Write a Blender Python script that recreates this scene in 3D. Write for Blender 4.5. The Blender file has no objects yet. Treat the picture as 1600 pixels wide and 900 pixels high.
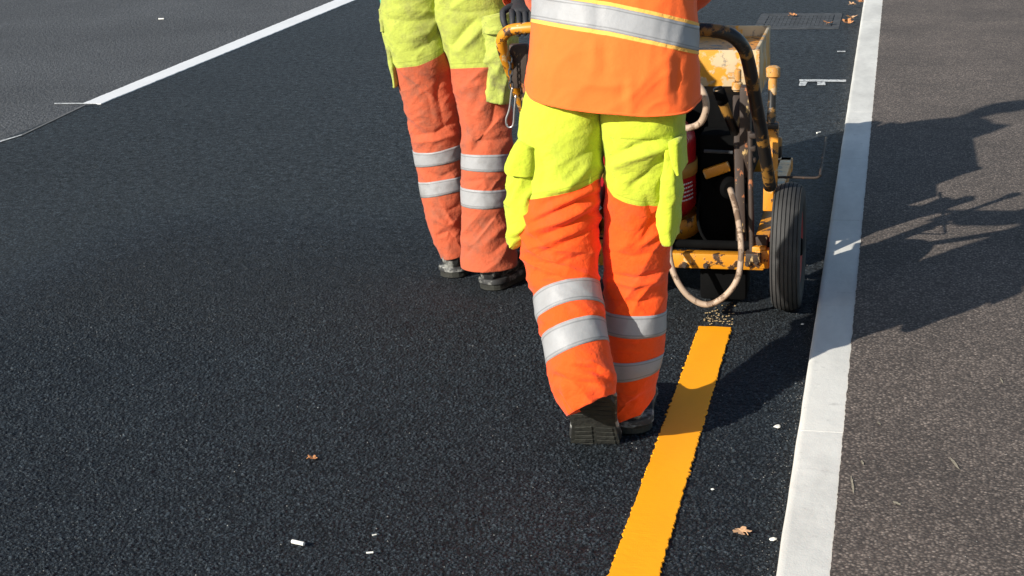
import bpy, bmesh, math, random
import numpy as np
from mathutils import Vector, Matrix, noise
R = math.radians
random.seed(7)
C = bpy.context.scene.collection
SC = bpy.context.scene

# ------------------------------------------------------------------ camera
H = 1.62
YAW, PITCH, ROLL, FPX = R(-14.3694), R(17.8423), R(-2.5174), 2400.0
cy, sy = math.cos(YAW), math.sin(YAW)
CW = np.array([sy*math.cos(PITCH), cy*math.cos(PITCH), -math.sin(PITCH)])
r0 = np.array([cy, -sy, 0.0]); u0 = np.cross(r0, CW)
CR = math.cos(ROLL)*r0 + math.sin(ROLL)*u0
CU = -math.sin(ROLL)*r0 + math.cos(ROLL)*u0
cam = bpy.data.cameras.new('camera'); co = bpy.data.objects.new('camera', cam); C.objects.link(co)
cam.sensor_width = 36; cam.lens = FPX/1600*36; cam.clip_start = 0.05; cam.clip_end = 900
co.matrix_world = Matrix([[CR[0], CU[0], -CW[0], 0], [CR[1], CU[1], -CW[1], 0], [CR[2], CU[2], -CW[2], H], [0, 0, 0, 1]])
SC.camera = co

# ------------------------------------------------------------------ light
SUN_E, SUN_A = 26.0, 53.0         # elevation, heading in which the shadows fall (from +x towards +y)
w = bpy.data.worlds.new('World'); SC.world = w; w.use_nodes = True
nt = w.node_tree; bg = nt.nodes['Background']; sky = nt.nodes.new('ShaderNodeTexSky')
sky.sky_type = 'NISHITA'; sky.sun_disc = False; sky.sun_elevation = R(SUN_E); sky.sun_rotation = R(270-SUN_A)
sky.dust_density = 0.6
nt.links.new(sky.outputs[0], bg.inputs[0]); bg.inputs[1].default_value = 0.092
sl = bpy.data.lights.new('sun', 'SUN'); sl.energy = 5.0; sl.angle = R(0.55); sl.color = (1, .955, .88)
so = bpy.data.objects.new('sun', sl); C.objects.link(so)
tosun = Vector((-math.cos(R(SUN_A))*math.cos(R(SUN_E)), -math.sin(R(SUN_A))*math.cos(R(SUN_E)), math.sin(R(SUN_E))))
so.rotation_euler = tosun.to_track_quat('Z', 'Y').to_euler(); so.location = (-4, -5, 8)
SC.view_settings.view_transform = 'Standard'; SC.view_settings.look = 'None'
SC.view_settings.exposure = 0.55; SC.view_settings.gamma = 1

# ------------------------------------------------------------------ measuring helpers (photo pixels, 1600x900)
def ray(u, v):
    return CW + (u-800)/FPX*CR - (v-450)/FPX*CU
def atY(u, v, Y):
    d = ray(u, v); return np.array([0, 0, H]) + d*(Y/d[1])
def atZ(u, v, z=0.0):
    d = ray(u, v); return np.array([0, 0, H]) + d*((z-H)/d[2])
def proj(P):
    q = P - np.array([0, 0, H]); z = q @ CW
    return 800+FPX*(q @ CR)/z, 450-FPX*(q @ CU)/z

# ------------------------------------------------------------------ materials
def nodes(name):
    m = bpy.data.materials.new(name); m.use_nodes = True
    t = m.node_tree; return m, t, t.nodes['Principled BSDF']
def N(t, kind, **kw):
    n = t.nodes.new('ShaderNode'+kind)
    for k, v in kw.items():
        if k in n.inputs: n.inputs[k].default_value = v
        else: setattr(n, k, v)
    return n
def ramp(t, src, stops, interp='LINEAR'):
    r = t.nodes.new('ShaderNodeValToRGB'); r.color_ramp.interpolation = interp
    e = r.color_ramp.elements
    while len(e) < len(stops): e.new(0.5)
    for el, (p, c) in zip(e, stops):
        el.position = p; el.color = (c, c, c, 1) if not isinstance(c, tuple) else (*c, 1)
    t.links.new(src, r.inputs[0]); return r.outputs[0]
def mix(t, fac, a, b, mode='MIX'):
    n = t.nodes.new('ShaderNodeMix'); n.data_type = 'RGBA'; n.blend_type = mode
    for sock, val in ((n.inputs['Factor'], fac), (n.inputs['A'], a), (n.inputs['B'], b)):
        if isinstance(val, (int, float)): sock.default_value = val
        elif isinstance(val, tuple): sock.default_value = (*val, 1)
        else: t.links.new(val, sock)
    return n.outputs['Result']
def bump(t, p, h, strength, dist, prev=None):
    b = N(t, 'Bump'); b.inputs['Strength'].default_value = strength; b.inputs['Distance'].default_value = dist
    t.links.new(h, b.inputs['Height'])
    if prev: t.links.new(prev, b.inputs['Normal'])
    t.links.new(b.outputs[0], p.inputs['Normal']); return b.outputs[0]
def noise_tex(t, vec, scale, detail=3, rough=.5, sc=None):
    n = N(t, 'TexNoise'); n.inputs['Scale'].default_value = scale; n.inputs['Detail'].default_value = detail
    n.inputs['Roughness'].default_value = rough
    if sc:
        mp = N(t, 'Mapping'); mp.inputs['Scale'].default_value = sc; t.links.new(vec, mp.inputs[0]); vec = mp.outputs[0]
    t.links.new(vec, n.inputs['Vector']); return n.outputs['Fac']
def geo(t): return N(t, 'NewGeometry').outputs['Position']

def asphalt(name, lo, hi, scale, bstr, bdist, speck, rough=.75, tintlo=(.9, 1, 1.08), blot=.35, spec=.5, blotscale=.9, stones=.5, speckcol=(.45, .44, .4), relief=False, grain=48, gk=.55):
    m, t, p = nodes(name); g = geo(t)
    wn = N(t, 'TexNoise'); wn.inputs['Scale'].default_value = scale*.6; t.links.new(g, wn.inputs['Vector'])
    va = N(t, 'VectorMath', operation='SCALE'); va.inputs['Scale'].default_value = .5/scale; t.links.new(wn.outputs['Color'], va.inputs[0])
    vb = N(t, 'VectorMath', operation='ADD'); t.links.new(g, vb.inputs[0]); t.links.new(va.outputs[0], vb.inputs[1])
    v = N(t, 'TexVoronoi'); v.inputs['Scale'].default_value = scale; t.links.new(vb.outputs[0], v.inputs['Vector'])
    v2 = N(t, 'TexVoronoi'); v2.inputs['Scale'].default_value = scale*2.3; t.links.new(g, v2.inputs['Vector'])
    sx = N(t, 'SeparateColor'); t.links.new(v.outputs['Color'], sx.inputs[0])
    s2 = N(t, 'SeparateColor'); t.links.new(v2.outputs['Color'], s2.inputs[0])
    big = noise_tex(t, g, blotscale, 5, .6)
    mid = noise_tex(t, g, 9, 4, .6)
    cell = ramp(t, sx.outputs[0], [(0, 0), (stones, .25), (.9, .7), (1, 1)])
    # stone faces are paler than the binder between them
    gap = ramp(t, v.outputs['Distance'], [(.15, 1), (.62, 0)])
    f = N(t, 'Math', operation='MULTIPLY'); t.links.new(cell, f.inputs[0]); t.links.new(gap, f.inputs[1])
    fo_ = N(t, 'Math', operation='MULTIPLY'); t.links.new(f.outputs[0], fo_.inputs[0]); fo_.inputs[1].default_value = 2.3 if relief else 1; fo = fo_.outputs[0]
    if relief:
        at = N(t, 'Attribute', attribute_name='tone'); ap = N(t, 'Attribute', attribute_name='patch')
        mm = N(t, 'Mix'); t.links.new(ap.outputs['Fac'], mm.inputs[0]); t.links.new(fo, mm.inputs[2]); t.links.new(at.outputs['Fac'], mm.inputs[3]); fo = mm.outputs[0]
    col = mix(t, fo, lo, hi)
    if relief:      # grazing sky sheen painted into the colour, paler and bluer further along the road
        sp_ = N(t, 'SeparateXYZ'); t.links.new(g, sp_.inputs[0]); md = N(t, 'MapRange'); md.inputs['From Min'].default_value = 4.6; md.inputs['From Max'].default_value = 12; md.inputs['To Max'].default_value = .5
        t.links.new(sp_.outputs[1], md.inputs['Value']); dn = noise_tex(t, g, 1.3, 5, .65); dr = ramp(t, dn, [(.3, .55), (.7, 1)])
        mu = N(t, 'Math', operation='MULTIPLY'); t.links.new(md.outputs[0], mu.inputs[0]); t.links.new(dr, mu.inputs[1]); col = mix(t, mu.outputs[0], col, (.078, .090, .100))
    b1 = ramp(t, big, [(.3, 1-blot), (.7, 1+blot*.0+.0)])
    col = mix(t, 1.0, col, b1, 'MULTIPLY')
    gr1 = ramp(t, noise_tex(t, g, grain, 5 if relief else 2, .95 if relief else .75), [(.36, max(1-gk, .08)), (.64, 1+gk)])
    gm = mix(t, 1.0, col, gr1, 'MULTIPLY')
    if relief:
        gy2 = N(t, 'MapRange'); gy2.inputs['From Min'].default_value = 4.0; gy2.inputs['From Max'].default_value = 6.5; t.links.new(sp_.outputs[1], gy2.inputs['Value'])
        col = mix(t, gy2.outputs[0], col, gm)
    else: col = gm
    b2 = ramp(t, mid, [(.3, .8), (.7, 1.0)])
    col = mix(t, 1.0, col, b2, 'MULTIPLY')
    sp = ramp(t, s2.outputs[1], [(1-speck, 0), (1-speck+.002, 1)])
    spd = ramp(t, v2.outputs['Distance'], [(.25, 1), (.4, 0)])
    sf = N(t, 'Math', operation='MULTIPLY'); t.links.new(sp, sf.inputs[0]); t.links.new(spd, sf.inputs[1])
    col = mix(t, sf.outputs[0], col, speckcol)
    t.links.new(col, p.inputs['Base Color'])
    p.inputs['Roughness'].default_value = rough; p.inputs['Specular IOR Level'].default_value = spec
    if relief:
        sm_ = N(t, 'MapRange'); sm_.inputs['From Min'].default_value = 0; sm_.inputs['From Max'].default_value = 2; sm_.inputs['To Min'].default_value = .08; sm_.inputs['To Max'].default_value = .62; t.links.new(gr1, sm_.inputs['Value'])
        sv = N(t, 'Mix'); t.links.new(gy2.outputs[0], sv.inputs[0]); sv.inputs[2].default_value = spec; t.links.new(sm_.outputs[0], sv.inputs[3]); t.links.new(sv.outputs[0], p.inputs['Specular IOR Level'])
    inv = ramp(t, v.outputs['Distance'], [(0, 1), (.75, 0)])
    hr = N(t, 'Math', operation='MULTIPLY_ADD'); t.links.new(sx.outputs[2], hr.inputs[0]); hr.inputs[1].default_value = .6
    t.links.new(inv, hr.inputs[2])
    n1 = bump(t, p, hr.outputs[0], bstr, bdist)
    if relief:
        iv = N(t, 'Math', operation='SUBTRACT'); iv.inputs[0].default_value = 1; t.links.new(ap.outputs['Fac'], iv.inputs[1])
        ms = N(t, 'Math', operation='MULTIPLY_ADD'); t.links.new(iv.outputs[0], ms.inputs[0]); ms.inputs[1].default_value = bstr*.9; ms.inputs[2].default_value = .05
        t.links.new(ms.outputs[0], n1.node.inputs['Strength'])
    if relief or grain == 48:
        gb = N(t, 'Math', operation='MULTIPLY'); t.links.new(gr1, gb.inputs[0])
        if relief: t.links.new(gy2.outputs[0], gb.inputs[1])
        else: gb.inputs[1].default_value = .5
        n1 = bump(t, p, gb.outputs[0], .8, .012, n1)
    i2 = ramp(t, v2.outputs['Distance'], [(0, 1), (.8, 0)])
    bump(t, p, i2, bstr*.6, bdist*.4, n1)
    return m

def cloth(name, top, low=None, dirt=.25, rough=.85, seam=True, dirtcol=(.12, .09, .06), weave=1.0):
    m, t, p = nodes(name); g = geo(t)
    if low is None: col0 = None
    n1 = noise_tex(t, g, 14, 6, .65)
    n2 = noise_tex(t, g, 70, 3, .6)
    if low:
        a = N(t, 'Attribute', attribute_name='b')
        def mr(lo_, hi_, v0=0.0, v1=1.0):
            r_ = N(t, 'MapRange'); r_.inputs['From Min'].default_value = lo_; r_.inputs['From Max'].default_value = hi_
            r_.inputs['To Min'].default_value = v0; r_.inputs['To Max'].default_value = v1; t.links.new(a.outputs['Fac'], r_.inputs['Value']); return r_.outputs[0]
        fac = mr(-.3, .3)
        base = mix(t, fac, top, low)
        for c_, w_, k_ in ((-7.5, .9, .80), (-1.6, .8, .88)):
            base = mix(t, 1.0, base, mr(c_-w_, c_, 1, k_), 'MULTIPLY') if False else base
            pp = N(t, 'Math', operation='COMPARE'); t.links.new(a.outputs['Fac'], pp.inputs[0]); pp.inputs[1].default_value = c_; pp.inputs[2].default_value = w_
            base = mix(t, pp.outputs[0], base, mix(t, 1.0, base, (k_, k_, k_), 'MULTIPLY'))
    else:
        base = mix(t, 0.0, top, top)
    d1 = ramp(t, n1, [(.47, 0), (.68, dirt)])
    d2 = ramp(t, n2, [(.63, 0), (.75, dirt*.8)])
    col = mix(t, d1, base, dirtcol); col = mix(t, d2, col, dirtcol)
    t.links.new(col, p.inputs['Base Color'])
    p.inputs['Roughness'].default_value = rough; p.inputs['Specular IOR Level'].default_value = .25
    p.inputs['Sheen Weight'].default_value = .12
    nc_ = noise_tex(t, g, 17, 3, .55, (1, 1, 1.5)); rc_ = ramp(t, nc_, [(.44, 1), (.5, 0), (.56, 1)]); a0 = bump(t, p, rc_, .18*weave, .003)
    n3 = noise_tex(t, g, 38, 4, .6); n4 = noise_tex(t, g, 900, 1, .5)
    a1 = bump(t, p, n3, .35*weave, .012, a0); bump(t, p, n4, .18, .0012, a1)
    return m

def plain(name, col, rough=.6, metal=0, spec=.5, var=.15, scale=25, bumpd=0.0, bscale=200):
    m, t, p = nodes(name); g = geo(t)
    n = noise_tex(t, g, scale, 5, .6); f = ramp(t, n, [(.3, 1-var), (.7, 1)])
    t.links.new(mix(t, 1.0, col, f, 'MULTIPLY'), p.inputs['Base Color'])
    p.inputs['Roughness'].default_value = rough; p.inputs['Metallic'].default_value = metal
    p.inputs['Specular IOR Level'].default_value = spec
    if bumpd: bump(t, p, noise_tex(t, g, bscale, 3, .6), .6, bumpd)
    return m

def painted(name, base, under, thr, scale=18, rough=.5, third=None, thr3=.6, sc=None, edge=.02):
    """paint over another coat, worn through in hard-edged patches"""
    m, t, p = nodes(name); g = geo(t)
    n = noise_tex(t, g, scale, 6, .68, sc); f = ramp(t, n, [(thr-edge, 0), (thr+edge, 1)])
    nv = noise_tex(t, g, 6, 4, .6); vr = ramp(t, nv, [(.3, .75), (.7, 1)])
    col = mix(t, f, base, under)
    if third:
        n3 = noise_tex(t, g, scale*.6+3, 6, .7, (1, 1.3, .8)); f3 = ramp(t, n3, [(thr3, 0), (thr3+.03, 1)])
        col = mix(t, f3, col, third)
    col = mix(t, 1.0, col, vr, 'MULTIPLY')
    t.links.new(col, p.inputs['Base Color']); p.inputs['Roughness'].default_value = rough
    bump(t, p, f, .5, .0015)
    return m

M = {}
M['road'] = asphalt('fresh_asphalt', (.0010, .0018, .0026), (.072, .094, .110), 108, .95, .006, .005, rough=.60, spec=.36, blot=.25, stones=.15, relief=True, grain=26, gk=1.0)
M['old'] = asphalt('old_asphalt', (.066, .068, .070), (.25, .245, .235), 130, .6, .003, .003, rough=.8, blot=.35, blotscale=.7)
M['pave'] = asphalt('pavement_asphalt', (.078, .060, .048), (.43, .345, .28), 125, .45, .003, .003, rough=.9, blot=.4, blotscale=1.6, grain=75, gk=.35, stones=.15, speckcol=(.6, .57, .5))
M['soil'] = plain('soil', (.09, .085, .06), .95, var=.4, scale=2)
M['lime'] = None

def kerb_mat():
    m, t, p = nodes('painted_kerb'); g = geo(t)
    n = noise_tex(t, g, 5, 6, .65, (1, .35, 1)); f = ramp(t, n, [(.35, .78), (.6, 1)])
    col = mix(t, 1.0, (.66, .64, .575), f, 'MULTIPLY')
    n2 = noise_tex(t, g, 26, 6, .7); f2 = ramp(t, n2, [(.60, 0), (.70, .6)])
    col = mix(t, f2, col, (.42, .40, .36))
    t.links.new(col, p.inputs['Base Color']); p.inputs['Roughness'].default_value = .8
    a = bump(t, p, noise_tex(t, g, 220, 3, .6), .35, .002); bump(t, p, noise_tex(t, g, 12, 3, .6), .3, .008, a)
    return m
M['kerb'] = kerb_mat()

def line_mat(name, col, worn=(.3, .3, .3), thr=.72, rib=True):
    m, t, p = nodes(name); g = geo(t)
    n = noise_tex(t, g, 60, 5, .7); f = ramp(t, n, [(thr, 0), (thr+.03, 1)])
    n2 = noise_tex(t, g, 7, 4, .6, (1, .3, 1)); v = ramp(t, n2, [(.3, .9), (.7, 1)])
    c = mix(t, 1.0, mix(t, f, col, worn), v, 'MULTIPLY'); t.links.new(c, p.inputs['Base Color'])
    p.inputs['Roughness'].default_value = .55
    a = bump(t, p, noise_tex(t, g, 60, 3, .6, (.7, 1, 1)), .25, .003); bump(t, p, noise_tex(t, g, 300, 2, .6), .35, .0008, a)
    return m
M['yline'] = line_mat('yellow_thermoplastic', (1.0, .385, .002), (.95, .32, .01))
M['wline'] = line_mat('white_road_paint', (.80, .79, .76), (.45, .45, .44), .66)
M['chalk'] = line_mat('worn_white_paint', (.62, .62, .58), (.25, .25, .25), .52)

M['w1trouser'] = cloth('hi_vis_trousers_bright', (.46, .525, .035), (.88, .080, .005), dirt=.16)
M['w2trouser'] = cloth('hi_vis_trousers_faded', (.38, .43, .065), (.47, .092, .036), dirt=.42)
M['w1lime'] = cloth('lime_cloth_bright', (.46, .535, .03), dirt=.12)
M['w2lime'] = cloth('lime_cloth_faded', (.38, .43, .08), dirt=.85)
M['vest'] = cloth('orange_vest_cloth', (1.0, .145, .022), dirt=.12, dirtcol=(.8, .08, .01), weave=.35)
M['jacket'] = cloth('orange_jacket_cloth', (.75, .12, .035), dirt=.3)
M['trim'] = cloth('yellow_trim_cloth', (.90, .46, .09), dirt=.05)
def tape(name, dirt):
    m, t, p = nodes(name); g = geo(t)
    n = noise_tex(t, g, 16, 5, .65); f = ramp(t, n, [(.45, 0), (.75, dirt)])
    at = N(t, 'Attribute', attribute_name='b')
    col = mix(t, f, (.31, .31, .31), (.19, .18, .17))
    for c_ in (.13, .87):
        pp = N(t, 'Math', operation='COMPARE'); t.links.new(at.outputs['Fac'], pp.inputs[0]); pp.inputs[1].default_value = c_; pp.inputs[2].default_value = .028
        mm = N(t, 'Math', operation='MULTIPLY'); t.links.new(pp.outputs[0], mm.inputs[0]); mm.inputs[1].default_value = .55; col = mix(t, mm.outputs[0], col, (.13, .13, .13))
    t.links.new(col, p.inputs['Base Color'])
    p.inputs['Roughness'].default_value = .5; p.inputs['Specular IOR Level'].default_value = .3
    a = bump(t, p, noise_tex(t, g, 40, 3, .6), .25, .005); bump(t, p, noise_tex(t, g, 1300, 1), .15, .0006, a)
    return m
M['tape'] = tape('reflective_tape', .35); M['tape2'] = tape('reflective_tape_dirty', .8)
M['skin'] = plain('skin', (.48, .27, .19), .5, var=.1); M['hair'] = plain('hair', (.03, .02, .014), .6)
M['blackglove'] = plain('black_glove', (.02, .02, .022), .7, bumpd=.002, bscale=90)
M['teal'] = plain('teal_glove', (.02, .42, .26), .6, bumpd=.002, bscale=90)
M['boot'] = painted('paint_smeared_boot', (.030, .030, .028), (.36, .36, .33), .55, 16, .75, sc=(1, 1, 2.4), edge=.06)
M['bootdark'] = painted('worn_dark_boot', (.020, .020, .019), (.30, .30, .27), .57, 18, .7, edge=.06)
M['sole'] = plain('olive_rubber_sole', (.030, .030, .022), .85, var=.6, bumpd=.006, bscale=60)
M['myellow'] = painted('worn_yellow_enamel', (.66, .26, .012), (.06, .03, .015), .56, 22, .42, third=(.62, .45, .22), thr3=.60)
M['mblack'] = painted('worn_black_enamel', (.014, .013, .012), (.30, .15, .03), .55, 13, .4, third=(.10, .06, .035), thr3=.62)
M['rust'] = painted('rusty_steel', (.04, .024, .015), (.50, .33, .13), .63, 34, .7, third=(.35, .12, .04), thr3=.6, sc=(1, 1, .4))
M['hopper'] = painted('paint_crusted_hopper', (.70, .32, .02), (.60, .45, .26), .49, 6, .55, third=(.30, .24, .17), thr3=.53, edge=.015)
M['knob'] = painted('paint_crusted_grip', (.58, .26, .05), (.55, .38, .20), .52, 45, .7, third=(.08, .04, .02), thr3=.60)
M['soot'] = plain('sooty_black_metal', (.004, .004, .004), .9, spec=.08, var=.6, scale=12)
M['gas'] = painted('red_cylinder_paint', (.42, .010, .014), (.16, .01, .01), .66, 14, .35)
M['white'] = plain('white_print', (.7, .68, .66), .6)
M['tyre'] = plain('dusty_tyre_rubber', (.048, .046, .043), .8, var=.7, scale=9, bumpd=.001, bscale=300)
M['rim'] = plain('red_rim', (.30, .02, .02), .5)
M['hose'] = painted('dirty_cream_hose', (.40, .29, .20), (.16, .10, .06), .54, 20, .6)
M['steel'] = plain('bright_steel', (.55, .55, .55), .3, metal=.9)
M['leafo'] = plain('dry_orange_leaf', (.62, .27, .10), .8, var=.4, scale=60)
M['leafp'] = plain('dry_pale_leaf', (.72, .42, .22), .8, var=.3, scale=60)
M['butt'] = plain('off_white_paper', (.78, .76, .68), .8)
M['iron'] = plain('dusty_cast_iron', (.055, .060, .064), .9, var=.7, scale=14, bumpd=.002)
M['drainstone'] = plain('dusty_drain_surround', (.064, .069, .073), .9, var=.7, scale=12, bumpd=.002)

# ------------------------------------------------------------------ object helpers
WP = {}
def mesh(name, V, F, mat, smooth=True, attr=None):
    me = bpy.data.meshes.new(name); me.from_pydata([tuple(map(float, v)) for v in V], [], F); me.update()
    if mat: me.materials.append(mat)
    if smooth: me.polygons.foreach_set('use_smooth', [True]*len(me.polygons))
    if attr is not None:
        a = me.attributes.new('b', 'FLOAT', 'POINT'); a.data.foreach_set('value', np.asarray(attr, dtype=np.float32))
    return me
def obj(name, V, F, mat, parent=None, smooth=True, attr=None, origin=None):
    V = np.asarray(V, dtype=float); c = V.mean(0) if origin is None else np.asarray(origin, float)
    me = mesh(name, V-c, F, mat, smooth, attr)
    o = bpy.data.objects.new(name, me); C.objects.link(o)
    if parent is not None:
        o.parent = parent; o.location = Vector(c) - WP[parent.name]
    else: o.location = Vector(c)
    WP[o.name] = Vector(c); return o
def from_mesh(name, me, mat, parent):
    n = len(me.vertices); co_ = np.empty(n*3); me.vertices.foreach_get('co', co_); V = co_.reshape(-1, 3)
    F = [tuple(p.vertices) for p in me.polygons]
    return obj(name, V, F, mat, parent)
def empty(name, loc, label, cat, group=None):
    o = bpy.data.objects.new(name, None); C.objects.link(o); o.location = loc; o.empty_display_size = .1
    WP[o.name] = Vector(loc); o['label'] = label; o['category'] = cat
    if group: o['group'] = group
    return o
def tag(o, label, cat, group=None):
    o['label'] = label; o['category'] = cat
    if group: o['group'] = group
    return o
def struct(o): o['kind'] = 'structure'; return o

class MB:
    def __init__(s): s.V = []; s.F = []
    def add(s, V, F):
        k = len(s.V); s.V += [tuple(v) for v in V]; s.F += [tuple(i+k for i in f) for f in F]; return s
    def box(s, c, d, rot=None, bev=0.0):
        bm = bmesh.new(); bmesh.ops.create_cube(bm, size=1)
        for v in bm.verts: v.co = Vector((v.co.x*d[0], v.co.y*d[1], v.co.z*d[2]))
        if bev: bmesh.ops.bevel(bm, geom=bm.edges[:], offset=bev, segments=2, affect='EDGES', profile=.5)
        m = rot.to_matrix() if rot else None
        for v in bm.verts:
            if m: v.co = m @ v.co
            v.co += Vector(c)
        bm.verts.index_update()
        s.add([v.co[:] for v in bm.verts], [[v.index for v in f.verts] for f in bm.faces]); bm.free(); return s
    def tube(s, pts, r, n=14, closed=False, jit=0, cap=True):
        V, F = tube_grid(pts, r, n, closed, cap); 
        s.add(V, F); return s
    def cyl(s, a, b, r, n=24, r2=None, bev=.0):
        a = Vector(a); b = Vector(b); d = (b-a).normalized()
        if bev:
            return s.tube([a, a+d*1e-4, a+d*bev, b-d*bev, b-d*1e-4, b], [r-bev, r-bev*.9, r, r, r-bev*.9, r-bev], n)
        return s.tube([a, b], [r, r2 if r2 is not None else r], n)
    def build(s, name, mat, parent=None, smooth=True, origin=None):
        o = obj(name, s.V, s.F, mat, parent, smooth, origin=origin)
        if smooth:
            try:
                o.data.set_sharp_from_angle(angle=R(38))
            except Exception: pass
        return o
def tube_grid(pts, r, n=14, closed=False, cap=True):
    P = [Vector(p) for p in pts]; k = len(P)
    rr = r if isinstance(r, (list, tuple)) else [r]*k
    V = []; F = []; up = None
    for i in range(k):
        if closed: d = (P[(i+1) % k]-P[i-1])
        else: d = P[min(i+1, k-1)]-P[max(i-1, 0)]
        d.normalize()
        if up is None:
            up = Vector((0, 0, 1)) if abs(d.z) < .9 else Vector((1, 0, 0))
        x = up - d*up.dot(d); x.normalize(); up = x; y = d.cross(x)
        for j in range(n):
            a = 2*math.pi*j/n; V.append(P[i]+(x*math.cos(a)+y*math.sin(a))*rr[i])
    for i in range(k if closed else k-1):
        for j in range(n):
            a = i*n+j; b = i*n+(j+1) % n; i2 = (i+1) % k; F.append((a, b, i2*n+(j+1) % n, i2*n+j))
    if cap and not closed: F.append(tuple(range(n-1, -1, -1))); F.append(tuple(range((k-1)*n, k*n)))
    return V, F
def smoothpath(pts, n=8):
    P = [np.array(p, float) for p in pts]; P = [2*P[0]-P[1]] + P + [2*P[-1]-P[-2]]; out = []
    for i in range(1, len(P)-2):
        for k in range(n):
            t = k/n; a, b, c, d = P[i-1:i+3]
            out.append(.5*((2*b)+(-a+c)*t+(2*a-5*b+4*c-d)*t*t+(-a+3*b-3*c+d)*t**3))
    out.append(P[-2]); return out

# ------------------------------------------------------------------ the setting
def sheet(name, x0, x1, y0, y1, z, mat):
    return struct(obj(name, [(x0, y0, z), (x1, y0, z), (x1, y1, z), (x0, y1, z)], [(0, 1, 2, 3)], mat, smooth=False))
KT = .055                                      # height of the kerb top and the pavement
kl0 = atZ(1210, 900, KT); kl1 = atZ(1347, 15, KT); kr0 = atZ(1297, 900, KT); kr1 = atZ(1378, 15, KT)
def kx(a, b, y): return a[0] + (b[0]-a[0])*(y-a[1])/(b[1]-a[1])
XB = -4.53                                     # joint between the fresh and the old asphalt
sheet('ground', -400, 400, -400, 400, -.03, M['soil'])
# road: one sheet, with the stones of the fresh asphalt modelled where the camera looks down on them
PX0, PX1, PY0, PY1, ST = -3.2, -.16, 2.25, 5.9, .0030
gx_ = np.arange(PX0, PX1, ST); gy_ = np.arange(PY0, PY1, ST); GX, GY = np.meshgrid(gx_, gy_)
rng = np.random.default_rng(5)
def worley(X, Y, cell, seed):
    r_ = np.random.default_rng(seed); n = 512; jx = r_.random((n, n)); jy = r_.random((n, n)); tone = r_.random((n, n)); hh = r_.random((n, n))
    xi = np.floor(X/cell).astype(int); yi = np.floor(Y/cell).astype(int); b1 = np.full(X.shape, 9.0); b2 = np.full(X.shape, 9.0); tn = np.zeros(X.shape); ht = np.zeros(X.shape)
    for a in (-1, 0, 1):
        for b in (-1, 0, 1):
            cx_, cy_ = xi+a, yi+b; m1, m2 = cx_ % n, cy_ % n; dx = X/cell-cx_-jx[m1, m2]; dy = Y/cell-cy_-jy[m1, m2]
            k = .65+.7*hh[m2, m1]; d = np.sqrt(dx*dx+dy*dy)/k; m = d < b1; b2 = np.where(m, b1, np.minimum(b2, d)); b1 = np.where(m, d, b1)
            tn = np.where(m, tone[m1, m2], tn); ht = np.where(m, hh[m1, m2], ht)
    return b1, b2, tn, ht
f1, f2, tn, ht = worley(GX+.002*np.sin(GY*310), GY+.002*np.sin(GX*270), .0088, 3)
g1, g2, tn2, ht2 = worley(GX+7, GY+3, .0050, 4)
edge = np.clip((f2-f1)/.62, 0, 1); dome = edge**.7
hz = -.0060+dome*(.0032+.0036*ht)+.0006*np.clip((g2-g1)/.4, 0, 1)
wx = np.clip(np.minimum(GX-PX0, gx_[-1]-GX)/.05, 0, 1); wx = np.where(GX < -1.5, np.clip((GX-PX0)/.5, 0, 1), wx); wy = np.clip(np.minimum((GY-PY0)/.3, (gy_[-1]-GY)/1.4), 0, 1); wgt = wx*wy
hz *= wgt
tone = (.30+.34*tn+.16*tn2+np.where(tn2 > .965, .5, 0))*np.clip(dome*1.15-.12, 0, 1)**1.4; tone = tone*np.clip(dome*1.3, 0, 1)  # gaps between stones darkened in the colour to deepen their shade
ny, nx_ = GX.shape; PV = np.stack([GX, GY, hz], -1).reshape(-1, 3)
idx = np.arange(ny*nx_).reshape(ny, nx_); Q = np.stack([idx[:-1, :-1], idx[:-1, 1:], idx[1:, 1:], idx[1:, :-1]], -1).reshape(-1, 4)
x0_, x1_, y0_, y1_ = gx_[0], gx_[-1], gy_[0], gy_[-1]; nb = len(PV)
EX = np.array([(XB, -8, 0), (-.12, -8, 0), (-.12, y0_, 0), (XB, y0_, 0), (XB, y1_, 0), (x0_, y0_, 0), (x0_, y1_, 0), (x1_, y0_, 0), (-.12, y1_, 0), (x1_, y1_, 0), (XB, 120, 0), (-.12, 120, 0)], float)
EQ = np.array([(0, 1, 2, 3), (3, 5, 6, 4), (7, 2, 8, 9), (4, 8, 11, 10)])+nb
AV = np.concatenate([PV, EX]); AQ = np.concatenate([Q, EQ]); me = bpy.data.meshes.new('road')
me.vertices.add(len(AV)); me.vertices.foreach_set('co', AV.reshape(-1)); me.loops.add(AQ.size); me.loops.foreach_set('vertex_index', AQ.reshape(-1).astype(np.int32))
me.polygons.add(len(AQ)); me.polygons.foreach_set('loop_start', np.arange(0, AQ.size, 4, dtype=np.int32)); me.update(calc_edges=True)
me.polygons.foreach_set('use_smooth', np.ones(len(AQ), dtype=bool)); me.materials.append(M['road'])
for nm, arr in (('tone', tone), ('patch', wgt)):
    at_ = me.attributes.new(nm, 'FLOAT', 'POINT'); at_.data.foreach_set('value', np.concatenate([arr.reshape(-1), np.zeros(len(EX))]).astype(np.float32))
ro = bpy.data.objects.new('road', me); C.objects.link(ro); struct(ro); WP['road'] = Vector((0, 0, 0))
struct(obj('old_road', [(-14, -8, 0), (XB, -8, 0), (XB, 120, 0), (-14, 120, 0)], [(0, 1, 2, 3)], M['old'], smooth=False))
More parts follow.
